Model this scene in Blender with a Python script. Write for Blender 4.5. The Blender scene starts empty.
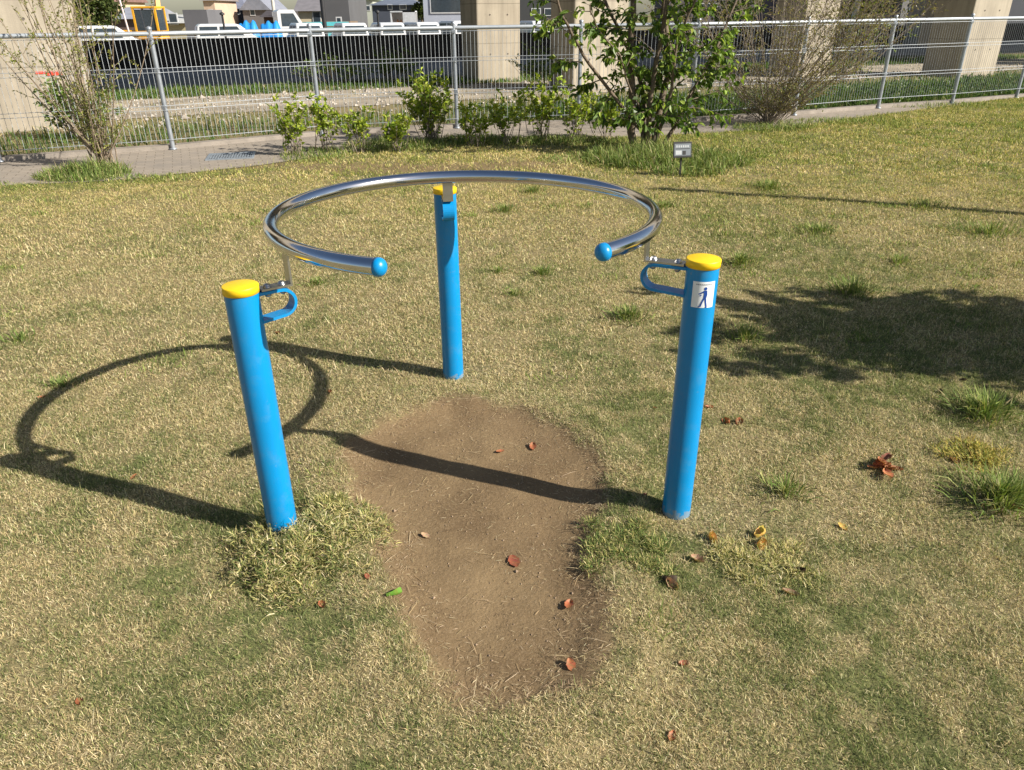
import bpy, bmesh, math, random
import numpy as np
from mathutils import Vector, Matrix

rnd = random.Random(7)
rng = np.random.default_rng(11)
S = bpy.context.scene
C = bpy.data.collections.new('park'); S.collection.children.link(C)

# ------------------------------------------------------------------ camera
H = 1.55; F = 746.1; PITCH = 0.4608; ROLL = -0.0086
cam = bpy.data.cameras.new('camera'); co = bpy.data.objects.new('camera', cam); C.objects.link(co)
cam.sensor_width = 36; cam.lens = F*36/1024; cam.clip_start = 0.05; cam.clip_end = 3000
co.matrix_world = Matrix.Translation((0, 0, H)) @ Matrix.Rotation(math.pi/2-PITCH, 4, 'X') @ Matrix.Rotation(ROLL, 4, 'Z')
S.camera = co
# ------------------------------------------------------------------ light
SUN = Vector((1.394, -0.554, 1.0)).normalized()
elev = math.asin(SUN.z); azim = math.atan2(SUN.x, SUN.y)
w = bpy.data.worlds.new('World'); S.world = w; w.use_nodes = True
nt = w.node_tree; nt.nodes.clear()
sky = nt.nodes.new('ShaderNodeTexSky'); sky.sky_type = 'NISHITA'; sky.sun_disc = False
sky.sun_elevation = elev; sky.sun_rotation = azim; sky.dust_density = 1.0
bg = nt.nodes.new('ShaderNodeBackground'); bg.inputs[1].default_value = 0.06
out = nt.nodes.new('ShaderNodeOutputWorld')
nt.links.new(sky.outputs[0], bg.inputs[0]); nt.links.new(bg.outputs[0], out.inputs[0])
sl = bpy.data.lights.new('sun', 'SUN'); sl.energy = 5.0; sl.angle = math.radians(0.55); sl.color = (1, 0.94, 0.84)
so = bpy.data.objects.new('sun', sl); C.objects.link(so)
so.rotation_euler = SUN.to_track_quat('Z', 'Y').to_euler()
S.view_settings.view_transform = 'Standard'; S.view_settings.look = 'None'
S.view_settings.exposure = 0.84; S.view_settings.gamma = 1.0

# ------------------------------------------------------------------ helpers
def ray(px, py):
    u = (px-512)/F; v = -(py-385)/F
    c, s = math.cos(ROLL), math.sin(ROLL); u, v = c*u-s*v, s*u+c*v
    cp, sp = math.cos(PITCH), math.sin(PITCH)
    return (u, cp+v*sp, -sp+v*cp)
def gp(px, py, z=0.0):
    r = ray(px, py); t = (z-H)/r[2]; return (r[0]*t, r[1]*t)
def at(px, py, Y):
    r = ray(px, py); t = Y/r[1]; return Vector((r[0]*t, Y, H+r[2]*t))

def vnoise(x, y, scale, seed):
    g = np.random.default_rng(seed).random((256, 256))
    x = np.asarray(x)/scale+1000.3; y = np.asarray(y)/scale+1000.7
    xi = np.floor(x).astype(int); yi = np.floor(y).astype(int); fx = x-xi; fy = y-yi
    fx = fx*fx*(3-2*fx); fy = fy*fy*(3-2*fy)
    a = g[xi % 256, yi % 256]; b = g[(xi+1) % 256, yi % 256]; c = g[xi % 256, (yi+1) % 256]; d = g[(xi+1) % 256, (yi+1) % 256]
    return (a*(1-fx)+b*fx)*(1-fy)+(c*(1-fx)+d*fx)*fy
def fnoise(x, y, scale, seed, octs=4):
    t = 0; amp = 1; tot = 0
    for k in range(octs):
        t = t+amp*vnoise(x, y, scale/2**k, seed+k); tot += amp; amp *= .55
    return t/tot
def sstep(a, b, x):
    t = np.clip((x-a)/(b-a), 0, 1); return t*t*(3-2*t)
def sdpoly(x, y, poly):
    x = np.asarray(x, float); y = np.asarray(y, float)
    d = np.full(x.shape, 1e9); ins = np.zeros(x.shape, bool)
    n = len(poly)
    for i in range(n):
        x1, y1 = poly[i]; x2, y2 = poly[(i+1) % n]
        dx, dy = x2-x1, y2-y1
        t = np.clip(((x-x1)*dx+(y-y1)*dy)/(dx*dx+dy*dy), 0, 1)
        d = np.minimum(d, np.hypot(x-x1-t*dx, y-y1-t*dy))
        cr = ((y1 > y) != (y2 > y)) & (x < (x2-x1)*(y-y1)/((y2-y1) if y2 != y1 else 1e-9)+x1)
        ins ^= cr
    return np.where(ins, -d, d)

def tag(o, label=None, cat=None, group=None, kind=None):
    if label: o['label'] = label
    if cat: o['category'] = cat
    if group: o['group'] = group
    if kind: o['kind'] = kind
    return o
def empty(name, loc=(0, 0, 0), rz=0.0, label=None, cat=None, group=None):
    o = bpy.data.objects.new(name, None); C.objects.link(o); o.location = loc; o.rotation_euler = (0, 0, rz)
    o.empty_display_size = .1
    return tag(o, label, cat, group)
def copy_tree(o, parent=None):
    c = o.copy(); C.objects.link(c)
    if parent: c.parent = parent
    for ch in list(o.children): copy_tree(ch, c)
    return c

class MB:
    def __init__(s): s.v = []; s.f = []; s.m = []; s.smooth = []
    def add(s, v, f, m=0, sm=False):
        n = len(s.v); s.v += [tuple(p) for p in v]; s.f += [tuple(i+n for i in q) for q in f]
        s.m += [m]*len(f); s.smooth += [sm]*len(f); return s
    def box(s, c, d, rz=0.0, m=0, rx=0.0, bev=0.0):
        x, y, z = d[0]/2, d[1]/2, d[2]/2
        if bev > 0:
            bm = bmesh.new(); bmesh.ops.create_cube(bm, size=1)
            bmesh.ops.scale(bm, vec=d, verts=bm.verts)
            bmesh.ops.bevel(bm, geom=bm.edges[:], offset=bev, segments=2, affect='EDGES', profile=.5)
            bm.verts.ensure_lookup_table()
            vs = [v.co.copy() for v in bm.verts]; fs = [[v.index for v in f.verts] for f in bm.faces]; bm.free()
        else:
            vs = [Vector((a*x, b*y, e*z)) for a in (-1, 1) for b in (-1, 1) for e in (-1, 1)]
            fs = [(0, 1, 3, 2), (4, 6, 7, 5), (0, 4, 5, 1), (2, 3, 7, 6), (0, 2, 6, 4), (1, 5, 7, 3)]
        M = Matrix.Translation(c) @ Matrix.Rotation(rz, 4, 'Z') @ Matrix.Rotation(rx, 4, 'X')
        return s.add([M @ v for v in vs], fs, m)
    def tube(s, pts, r, n=8, m=0, cap=True, sm=True):
        pts = [Vector(p) for p in pts]; k = len(pts)
        if not hasattr(r, '__len__'): r = [r]*k
        vs = []; up = None
        for i, p in enumerate(pts):
            t = (pts[min(i+1, k-1)]-pts[max(i-1, 0)])
            t = t.normalized() if t.length > 1e-9 else Vector((0, 0, 1))
            if up is None:
                up = Vector((0, 0, 1)) if abs(t.z) < .9 else Vector((1, 0, 0))
            a = (up-t*up.dot(t)).normalized(); b = t.cross(a); up = a
            for j in range(n):
                th = 2*math.pi*j/n; vs.append(p+(a*math.cos(th)+b*math.sin(th))*r[i])
        fs = []
        for i in range(k-1):
            for j in range(n):
                fs.append((i*n+j, i*n+(j+1) % n, (i+1)*n+(j+1) % n, (i+1)*n+j))
        s.add(vs, fs, m, sm)
        if cap:
            s.add(vs[:n], [tuple(reversed(range(n)))], m); s.add(vs[-n:], [tuple(range(n))], m)
        return s
    def lathe(s, prof, c=(0, 0, 0), n=32, m=0, axis=None, sm=True):
        M = Matrix.Translation(c)
        if axis is not None: M = M @ Vector(axis).to_track_quat('Z', 'Y').to_matrix().to_4x4()
        vs = []; k = len(prof)
        for r, z in prof:
            for j in range(n):
                th = 2*math.pi*j/n; vs.append(M @ Vector((r*math.cos(th), r*math.sin(th), z)))
        fs = [(i*n+j, i*n+(j+1) % n, (i+1)*n+(j+1) % n, (i+1)*n+j) for i in range(k-1) for j in range(n)]
        return s.add(vs, fs, m, sm)
    def prism(s, poly, y0, y1, m=0, M=None, sm=False):
        """poly in xz, extruded along y"""
        n = len(poly); vs = [Vector((x, y0, z)) for x, z in poly]+[Vector((x, y1, z)) for x, z in poly]
        if M is not None: vs = [M @ v for v in vs]
        fs = [tuple(range(n)), tuple(range(2*n-1, n-1, -1))]+[(i, i+n, (i+1) % n+n, (i+1) % n) for i in range(n)]
        return s.add(vs, fs, m)
    def build(s, name, mats, parent=None, autosmooth=True):
        me = bpy.data.meshes.new(name); me.from_pydata(s.v, [], s.f)
        if not isinstance(mats, (list, tuple)): mats = [mats]
        for mt in mats: me.materials.append(mt)
        me.polygons.foreach_set('material_index', s.m); me.polygons.foreach_set('use_smooth', s.smooth)
        bm = bmesh.new(); bm.from_mesh(me); bmesh.ops.recalc_face_normals(bm, faces=bm.faces[:]); bm.to_mesh(me); bm.free()
        me.update()
        o = bpy.data.objects.new(name, me); C.objects.link(o)
        if parent: o.parent = parent
        return o

# ------------------------------------------------------------------ materials
def N(nt, t, **k):
    n = nt.nodes.new(t)
    for a, b in k.items(): setattr(n, a, b)
    return n
def mat(name, col, rough=.6, metal=0.0, var=.12, vscale=8.0, bump=0.0, bscale=60.0, spec=.5, coat=0.0, dirt=0.0, dirtcol=(.12, .1, .07), trans=0.0):
    m = bpy.data.materials.new(name); m.use_nodes = True; t = m.node_tree; b = t.nodes['Principled BSDF']
    b.inputs['Roughness'].default_value = rough; b.inputs['Metallic'].default_value = metal
    b.inputs['Specular IOR Level'].default_value = spec; b.inputs['Coat Weight'].default_value = coat
    tc = N(t, 'ShaderNodeTexCoord'); no = N(t, 'ShaderNodeTexNoise'); no.inputs['Scale'].default_value = vscale; no.inputs['Detail'].default_value = 6
    t.links.new(tc.outputs['Object'], no.inputs['Vector'])
    mr = N(t, 'ShaderNodeMapRange'); mr.inputs[1].default_value = .3; mr.inputs[2].default_value = .7
    mr.inputs[3].default_value = 1-var; mr.inputs[4].default_value = 1+var
    t.links.new(no.outputs['Fac'], mr.inputs[0])
    mx = N(t, 'ShaderNodeVectorMath', operation='SCALE'); mx.inputs[0].default_value = col; t.links.new(mr.outputs[0], mx.inputs['Scale'])
    last = mx.outputs[0]
    if dirt > 0:
        n2 = N(t, 'ShaderNodeTexNoise'); n2.inputs['Scale'].default_value = vscale*2.7; n2.inputs['Detail'].default_value = 8; n2.inputs['Roughness'].default_value = .7
        t.links.new(tc.outputs['Object'], n2.inputs['Vector'])
        r2 = N(t, 'ShaderNodeMapRange'); r2.inputs[1].default_value = .52; r2.inputs[2].default_value = .75; r2.inputs[3].default_value = 0; r2.inputs[4].default_value = dirt
        t.links.new(n2.outputs['Fac'], r2.inputs[0])
        mm = N(t, 'ShaderNodeMix', data_type='RGBA'); t.links.new(r2.outputs[0], mm.inputs[0]); t.links.new(last, mm.inputs[6]); mm.inputs[7].default_value = (*dirtcol, 1)
        last = mm.outputs[2]
    t.links.new(last, b.inputs['Base Color'])
    if bump > 0:
        n3 = N(t, 'ShaderNodeTexNoise'); n3.inputs['Scale'].default_value = bscale; n3.inputs['Detail'].default_value = 5
        t.links.new(tc.outputs['Object'], n3.inputs['Vector'])
        bp = N(t, 'ShaderNodeBump'); bp.inputs['Strength'].default_value = bump; bp.inputs['Distance'].default_value = .01
        t.links.new(n3.outputs['Fac'], bp.inputs['Height']); t.links.new(bp.outputs[0], b.inputs['Normal'])
    return m
def colmat(name, rough=.65, trans=.0, spec=.25):
    """colour from the mesh attribute Col (what each blade or leaf is made of)"""
    m = bpy.data.materials.new(name); m.use_nodes = True; t = m.node_tree; b = t.nodes['Principled BSDF']
    a = N(t, 'ShaderNodeAttribute', attribute_name='Col')
    b.inputs['Roughness'].default_value = rough; b.inputs['Specular IOR Level'].default_value = spec
    t.links.new(a.outputs['Color'], b.inputs['Base Color'])
    if trans > 0:
        tr = N(t, 'ShaderNodeBsdfTranslucent'); sc = N(t, 'ShaderNodeVectorMath', operation='MULTIPLY'); sc.inputs[1].default_value = (1.3, 1.35, .7)
        t.links.new(a.outputs['Color'], sc.inputs[0]); t.links.new(sc.outputs[0], tr.inputs[0])
        mx = N(t, 'ShaderNodeMixShader'); mx.inputs[0].default_value = trans
        t.links.new(b.outputs[0], mx.inputs[1]); t.links.new(tr.outputs[0], mx.inputs[2])
        t.links.new(mx.outputs[0], t.nodes['Material Output'].inputs[0])
    return m

M = {}
M['blade'] = colmat('grass_blade', .8, .25, .10)
M['leaf'] = colmat('leaf', .45, .35, .4)
M['dryleaf'] = colmat('dry_leaf', .55, .15, .4)
M['bark'] = mat('bark', (.13, .095, .065), .85, var=.35, vscale=25, bump=.6, bscale=80, dirt=.5, dirtcol=(.25, .22, .17))
M['twig'] = mat('twig', (.24, .185, .13), .8, var=.3, vscale=20)
M['twig_red'] = mat('twig_red', (.21, .17, .13), .8, var=.3, vscale=20)
M['blue'] = mat('blue_paint', (.001, .215, .50), .33, var=.04, vscale=6, spec=.5, dirt=.28, dirtcol=(.12, .24, .34), bump=.05, bscale=200)
def scuffs(m):
    t = m.node_tree; b = t.nodes['Principled BSDF']; src = b.inputs['Base Color'].links[0].from_socket
    tc = N(t, 'ShaderNodeTexCoord'); sp = N(t, 'ShaderNodeSeparateXYZ'); t.links.new(tc.outputs['Object'], sp.inputs[0])
    r = N(t, 'ShaderNodeMapRange'); r.inputs[1].default_value = .045; r.inputs[2].default_value = .0; r.inputs[3].default_value = -.16; r.inputs[4].default_value = .22; t.links.new(sp.outputs['Z'], r.inputs[0])
    n = N(t, 'ShaderNodeTexNoise'); n.inputs['Scale'].default_value = 55; n.inputs['Detail'].default_value = 6; t.links.new(tc.outputs['Object'], n.inputs['Vector'])
    a = N(t, 'ShaderNodeMath', operation='ADD'); t.links.new(n.outputs['Fac'], a.inputs[0]); t.links.new(r.outputs[0], a.inputs[1])
    r2 = N(t, 'ShaderNodeMapRange'); r2.inputs[1].default_value = .52; r2.inputs[2].default_value = .62; r2.inputs[4].default_value = .55; t.links.new(a.outputs[0], r2.inputs[0])
    mm = N(t, 'ShaderNodeMix', data_type='RGBA'); t.links.new(r2.outputs[0], mm.inputs[0]); t.links.new(src, mm.inputs[6]); mm.inputs[7].default_value = (.27, .27, .22, 1)
    t.links.new(mm.outputs[2], b.inputs['Base Color'])
scuffs(M['blue'])
M['yellow'] = mat('yellow_cap', (.86, .56, .01), .42, var=.04, vscale=20, dirt=.18, dirtcol=(.45, .28, .05))
M['steel'] = mat('polished_steel', (.62, .62, .64), .13, 1.0, var=.05, vscale=4, dirt=.12, dirtcol=(.4, .4, .42), bump=.02, bscale=40)
M['satin'] = mat('satin_steel', (.5, .5, .5), .33, 1.0, var=.1, vscale=30, dirt=.3, dirtcol=(.3, .28, .25))
M['galv'] = mat('galvanised', (.34, .37, .41), .42, .55, var=.12, vscale=14, dirt=.3, dirtcol=(.35, .36, .37))
M['rib'] = mat('galvanised_wire', (.40, .43, .46), .5, .5, var=.1, vscale=10)
M['sticker'] = mat('sticker_white', (.8, .82, .84), .4, var=.03)
M['ink'] = mat('sticker_blue', (.01, .06, .30), .4, var=.05)
M['inkgrey'] = mat('sticker_grey', (.25, .27, .3), .5, var=.05)
M['black'] = mat('black_plastic', (.02, .02, .02), .5)
M['white'] = mat('white_paint', (.56, .57, .58), .3, var=.04, coat=.3)
M['glass'] = mat('dark_glass', (.04, .055, .07), .08, var=.2, spec=.8)
M['rubber'] = mat('rubber', (.02, .02, .02), .8)

def noise_mix(t, scale, c1, c2, lo=.4, hi=.6, coord='Object', detail=6, vec=None):
    tc = N(t, 'ShaderNodeTexCoord'); no = N(t, 'ShaderNodeTexNoise'); no.inputs['Scale'].default_value = scale; no.inputs['Detail'].default_value = detail
    no.inputs['Roughness'].default_value = .65
    t.links.new(tc.outputs[coord], no.inputs['Vector'])
    mr = N(t, 'ShaderNodeMapRange'); mr.inputs[1].default_value = lo; mr.inputs[2].default_value = hi
    t.links.new(no.outputs['Fac'], mr.inputs[0])
    mm = N(t, 'ShaderNodeMix', data_type='RGBA'); t.links.new(mr.outputs[0], mm.inputs[0])
    for i, c in ((6, c1), (7, c2)):
        if isinstance(c, tuple): mm.inputs[i].default_value = (*c, 1)
        else: t.links.new(c, mm.inputs[i])
    return mm.outputs[2]

def ground_material():
    m = bpy.data.materials.new('lawn_ground'); m.use_nodes = True; t = m.node_tree; b = t.nodes['Principled BSDF']
    b.inputs['Roughness'].default_value = .95; b.inputs['Specular IOR Level'].default_value = .1
    straw = noise_mix(t, 110, (.34, .275, .15), (.13, .10, .05), .35, .65)
    green = noise_mix(t, 70, (.085, .10, .035), (.20, .19, .085), .35, .65)
    soilA = noise_mix(t, 3.2, (.215, .15, .08), (.14, .094, .05), .35, .65)
    soil = noise_mix(t, 160, soilA, (.26, .19, .115), .5, .75)
    soil = noise_mix(t, 38, soil, (.12, .075, .045), .60, .8)
    far = noise_mix(t, .6, (.20, .19, .10), (.13, .14, .06), .4, .6)
    def A(n):
        a = N(t, 'ShaderNodeAttribute', attribute_name=n); return a.outputs['Fac']
    def mix(f, a, c):
        mm = N(t, 'ShaderNodeMix', data_type='RGBA'); t.links.new(f, mm.inputs[0]); t.links.new(a, mm.inputs[6]); t.links.new(c, mm.inputs[7]); return mm.outputs[2]
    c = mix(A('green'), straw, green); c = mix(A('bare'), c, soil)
    t.links.new(c, b.inputs['Base Color'])
    tc = N(t, 'ShaderNodeTexCoord'); n1 = N(t, 'ShaderNodeTexNoise'); n1.inputs['Scale'].default_value = 45; n1.inputs['Detail'].default_value = 8; n1.inputs['Roughness'].default_value = .7
    t.links.new(tc.outputs['Object'], n1.inputs['Vector'])
    bp = N(t, 'ShaderNodeBump'); bp.inputs['Strength'].default_value = .55; bp.inputs['Distance'].default_value = .012
    t.links.new(n1.outputs['Fac'], bp.inputs['Height']); t.links.new(bp.outputs[0], b.inputs['Normal'])
    return m

# ------------------------------------------------------------------ ground sheet
PATCH = [gp(*p) for p in ((338,444),(342,480),(354,510),(376,545),(394,590),(404,640),(428,680),(470,703),(540,708),(585,684),(604,640),(606,590),(596,545),(608,505),(613,470),(592,440),(560,418),(520,404),(450,401),(400,410),(365,428))]
EDGE = [(-30, 2.2), (-8, 7.4), (-5.32, 7.9), (-4.17, 8.13), (-2.92, 8.95), (-2.1, 9.8), (-1.25, 10.6), (0, 10.75), (1.5, 10.85), (3.68, 11.5), (5.54, 12.75), (10.48, 16.1), (30, 26)]
EX = np.array([e[0] for e in EDGE]); EY = np.array([e[1] for e in EDGE])
def edge(x): return np.interp(x, EX, EY)
ND = (-.42, .907); TD = (.907, .42)
def dd(x, y): return ND[0]*x+ND[1]*y
def green_map(x, y):
    base = fnoise(x, y, .34, 5, 4)*.65+fnoise(x, y, 2.4, 31, 3)*.35
    g = sstep(.42, .68, base)*.46+.06
    g = g+.20*sstep(.0, 2.2, x)*sstep(.40, .6, fnoise(x, y, .8, 44, 4))
    g = g+.22*sstep(5.5, 11, y)*sstep(-1, 3, x)
    for cx, cy, r, a in ((-.95, 2.0, .33, .75), (-.62, 1.62, .33, .6), (-.35, 2.12, .15, .5), (.42, 2.15, .17, .75), (.47, 1.9, .2, .6), (.85, 1.75, .4, .4), (-.55, 2.55, .2, .5), (.35, 2.75, .25, .55), (2.2, 3.6, .8, .35), (-1.5, 8.9, 1.6, .4), (1.0, 1.2, .5, .35)):
        q = np.hypot(x-cx, (y-cy))/r
        g = g+a*sstep(1.5, .2, q)*sstep(.25, .55, fnoise(x, y, .12, 77, 3))
    g = g+.7*sstep(.7, .05, np.abs(edge(x)-y-.1))*sstep(.3, .5, fnoise(x, y, .7, 12, 2))
    g = g*(.35+1.2*sstep(.3, .7, fnoise(x, y, .06, 101, 3)))+.30*sstep(.5, .75, fnoise(x, y, .11, 107, 3))
    return np.clip(g, 0, 1)
def bare_shade_map(x, y):
    d = sdpoly(x, y, PATCH)+(fnoise(x, y, .14, 3, 4)-.5)*.17
    b = sstep(.045, -.035, d)
    e = sstep(.5, .12, np.abs(y-8.75-.12*np.sin(x*1.7)))*sstep(-4.0, -3.2, x)*sstep(1.2, .2, x)  # soft dark band on the far lawn, its shade put in as bare ground
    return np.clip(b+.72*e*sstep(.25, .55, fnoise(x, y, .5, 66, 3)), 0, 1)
GZ = -.28
def gheight(x, y):
    lawn = sstep(0.05, .8, edge(x)-y)
    d = sdpoly(x, y, PATCH)
    z = lawn*((fnoise(x, y, 1.3, 8, 3)-.5)*.035+(fnoise(x, y, .16, 9, 3)-.5)*.014)*sstep(40, 10, np.abs(x))
    z = z-.022*sstep(.05, -.18, d)
    z = z+.012*sstep(.14, .05, np.abs(d-.06))
    D = dd(x, y)
    z = z+GZ*sstep(21.2, 25, D)
    return z
xs = np.unique(np.concatenate([np.arange(-60, -12, 3), np.arange(-12, -2.6, .25), np.arange(-2.6, 2.61, .022), np.arange(2.6, 14, .2), np.arange(14, 60, 3), [-900, -400, -200, -100, 100, 200, 400, 900]]).round(4))
ys = np.unique(np.concatenate([np.arange(-20, .6, 1.5), np.arange(.6, 4.2, .022), np.arange(4.2, 10, .08), np.arange(10, 34, .4), np.arange(34, 90, 4), [-300, -100, -40, 120, 200, 400, 900, 1800]]).round(4))
X, Y = np.meshgrid(xs, ys)
Z = gheight(X, Y)
def grid_mesh(name, X, Y, Z):
    ny, nx = X.shape
    me = bpy.data.meshes.new(name); V = np.stack([X, Y, Z], -1).reshape(-1, 3).astype('f4')
    idx = np.arange(ny*nx).reshape(ny, nx)
    Fq = np.stack([idx[:-1, :-1], idx[:-1, 1:], idx[1:, 1:], idx[1:, :-1]], -1).reshape(-1, 4)
    raw_mesh(me, V, Fq); return me
def raw_mesh(me, V, Fc, smooth=True):
    k = Fc.shape[1]; me.vertices.add(len(V)); me.vertices.foreach_set('co', np.ascontiguousarray(V, dtype='f4').ravel())
    me.loops.add(Fc.size); me.loops.foreach_set('vertex_index', np.ascontiguousarray(Fc, dtype='i4').ravel())
    me.polygons.add(len(Fc)); me.polygons.foreach_set('loop_start', np.arange(0, Fc.size, k, dtype='i4'))
    me.update(calc_edges=True)
    me.polygons.foreach_set('use_smooth', np.full(len(Fc), smooth))
gm = grid_mesh('ground', X, Y, Z)
for nm, arr in (('green', green_map(X, Y)), ('bare', bare_shade_map(X, Y))):
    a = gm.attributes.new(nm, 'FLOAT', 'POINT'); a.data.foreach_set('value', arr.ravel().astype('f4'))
gm.materials.append(ground_material())
ground = bpy.data.objects.new('ground', gm); C.objects.link(ground); tag(ground, 'sunlit lawn ground with a worn bare soil patch under the ring', kind='structure')

# ------------------------------------------------------------------ blades & leaves (numpy)
def blades_mesh(name, P, L, W, az, inc, bend, col, parent=None, material='blade'):
    """P base points (n,3), L length, W width, az heading, inc angle above horizontal, bend droop, col (n,3)"""
    n = len(P); az = np.asarray(az); h = np.stack([np.cos(az), np.sin(az), 0*az], -1); s = np.stack([-np.sin(az), np.cos(az), 0*az], -1)
    tw = rng.uniform(-.6, .6, n)[:, None]; s = s*np.cos(tw)+np.array([0, 0, 1.])*np.sin(tw)
    up = np.array([0, 0, 1.])
    i1 = inc[:, None]; i2 = (inc-bend)[:, None]; Lh = (L/2)[:, None]
    m1 = P+Lh*(h*np.cos(i1)+up*np.sin(i1)); tip = m1+Lh*(h*np.cos(i2)+up*np.sin(i2))
    Wc = (W/2)[:, None]
    V = np.stack([P-s*Wc*.8, P+s*Wc*.8, m1+s*Wc, m1-s*Wc, tip], 1).reshape(-1, 3)
    b = np.arange(n)[:, None]*5
    T = np.concatenate([b+np.array([[0, 1, 2]]), b+np.array([[0, 2, 3]]), b+np.array([[3, 2, 4]])], 0)
    me = bpy.data.meshes.new(name); raw_mesh(me, V, T, False)
    ca = np.ones((n, 5, 4), 'f4'); ca[:, :, :3] = np.clip(col, 0, 1)[:, None, :]
    a = me.attributes.new('Col', 'FLOAT_COLOR', 'POINT'); a.data.foreach_set('color', ca.ravel())
    me.materials.append(M[material]); o = bpy.data.objects.new(name, me); C.objects.link(o)
    if parent: o.parent = parent
    return o
def leaves_mesh(name, P, D, Nn, L, W, col, fold=.25, parent=None, material='leaf'):
    n = len(P); D = D/np.linalg.norm(D, axis=1)[:, None]; Sd = np.cross(D, Nn); Sd /= (np.linalg.norm(Sd, axis=1)[:, None]+1e-9); U = np.cross(Sd, D)
    L = L[:, None]; W = W[:, None]
    a = P; m = P+D*L*.45-U*W*fold*.3; tip = P+D*L-U*L*.12
    l1 = P+D*L*.35+Sd*W*.5+U*W*fold; r1 = P+D*L*.35-Sd*W*.5+U*W*fold
    l2 = P+D*L*.7+Sd*W*.36+U*W*fold*.4; r2 = P+D*L*.7-Sd*W*.36+U*W*fold*.4
    V = np.stack([a, m, tip, l1, r1, l2, r2], 1).reshape(-1, 3); b = np.arange(n)[:, None]*7
    T = np.concatenate([b+np.array([[q]]).reshape(1, 3) for q in ((0, 1, 3), (0, 4, 1), (3, 1, 5), (4, 6, 1), (5, 1, 2), (1, 6, 2))], 0)
    me = bpy.data.meshes.new(name); raw_mesh(me, V, T, False)
    ca = np.ones((n, 7, 4), 'f4'); ca[:, :, :3] = np.clip(col, 0, 1)[:, None, :]
    at_ = me.attributes.new('Col', 'FLOAT_COLOR', 'POINT'); at_.data.foreach_set('color', ca.ravel())
    me.materials.append(M[material]); o = bpy.data.objects.new(name, me); C.objects.link(o)
    if parent: o.parent = parent
    return o
def palette(n, cols, wts, jit=.18):
    cols = np.array(cols); k = rng.choice(len(cols), n, p=np.array(wts)/sum(wts)); c = cols[k]
    return c*(1+rng.uniform(-jit, jit, (n, 1)))*(1+rng.uniform(-.06, .06, (n, 3)))
STRAW = [(.62, .51, .285), (.50, .405, .21), (.76, .66, .42), (.25, .195, .10)]
GREEN = [(.135, .17, .055), (.21, .24, .085), (.08, .10, .04), (.34, .335, .14)]

Ps = []; Ls = []; Ws = []; Cs = []; Is = []; Bs = []
def lawn_band(y0, y1, dens, lmin, lmax, wid):
    xl = lambda y: .70*(y*.9+.6)+.5
    area = (y1-y0)*2*xl(y1); n = int(dens*area)
    y = rng.uniform(y0, y1, n); x = rng.uniform(-xl(y1), xl(y1), n)
    keep = (np.abs(x) < xl(y)) & (y < edge(x)+rng.normal(0, .06, n)); x = x[keep]; y = y[keep]
    bare = bare_shade_map(x, y); keep = rng.random(len(x)) > bare*1.02-.012; x = x[keep]; y = y[keep]; n = len(x)
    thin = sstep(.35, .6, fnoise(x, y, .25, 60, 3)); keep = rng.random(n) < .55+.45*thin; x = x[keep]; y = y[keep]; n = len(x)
    g = green_map(x, y); isg = rng.random(n) < .18+.70*g
    col = np.where(isg[:, None], palette(n, GREEN, (3, 3, 2, 2), .25), palette(n, STRAW, (4, 3, 2, 1.5), .2))
    # yellower green towards the far side
    f = sstep(4, 9, y)[:, None]; col = col*(1+f*np.where(isg[:, None], np.array([[.35, .28, -.1]]), np.array([[.08, .05, -.15]])))
    L = rng.uniform(lmin, lmax, n)*np.where(isg, 1.15, 1.0)*np.where(rng.random(n) < .012, 2.6, 1.0)*(.7+.6*fnoise(x, y, .09, 88, 2)); W = wid*rng.uniform(.6, 1.3, n)
    inc = np.abs(rng.normal(.58, .42, n))+np.where(isg, .25, 0); bend = rng.uniform(0, .7, n)
    z = gheight(x, y)+.001
    Ps.append(np.stack([x, y, z], -1)); Ls.append(L); Ws.append(W); Cs.append(col); Is.append(inc); Bs.append(bend)
lawn_band(.75, 1.9, 85000, .007, .019, .0012)
lawn_band(1.9, 3.2, 55000, .008, .021, .0015)
lawn_band(3.2, 5.2, 24000, .011, .026, .0022)
lawn_band(5.2, 8.0, 10000, .014, .034, .0032)
lawn_band(8.0, 17., 3800, .020, .046, .0055)
# sprigs of longer green grass growing through the turf
K = 420; kx = rng.uniform(-4.5, 8, K); ky = rng.uniform(1.2, 12, K); w_ = rng.random(K) < (.10+.75*sstep(0, 2.5, kx)*sstep(2.5, 5, ky)+.12*sstep(3, 6, ky)); kx = kx[w_]; ky = ky[w_]; K = len(kx)
nb = K*70; j = rng.integers(0, K, nb); sr = rng.uniform(.025, .085, K)[j]*(.7+ky[j]*.06); x = kx[j]+rng.normal(0, 1, nb)*sr*1.5; y = ky[j]+rng.normal(0, 1, nb)*sr; k = (y < edge(x)) & (bare_shade_map(x, y) < .3); x = x[k]; y = y[k]; m = len(x); yy = y
Ps.append(np.stack([x, y, gheight(x, y)], -1)); Ls.append(rng.uniform(.02, .06, m)*(.8+.05*yy)); Ws.append((.0018+.00055*yy)*rng.uniform(.6, 1.2, m)); Cs.append(palette(m, [(.17, .24, .05), (.24, .30, .07), (.10, .15, .04), (.38, .38, .13)], (4, 3, 3, 1.5), .25)); Is.append(np.clip(rng.normal(.9, .35, m), .1, 1.5)); Bs.append(rng.uniform(.1, .9, m))
P = np.concatenate(Ps); n = len(P)
tag(blades_mesh('lawn_grass', P, np.concatenate(Ls), np.concatenate(Ws), rng.uniform(0, 2*math.pi, n), np.concatenate(Is), np.concatenate(Bs), np.concatenate(Cs)),
    'short patchy straw and green lawn grass covering the ground', kind='stuff')
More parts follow.
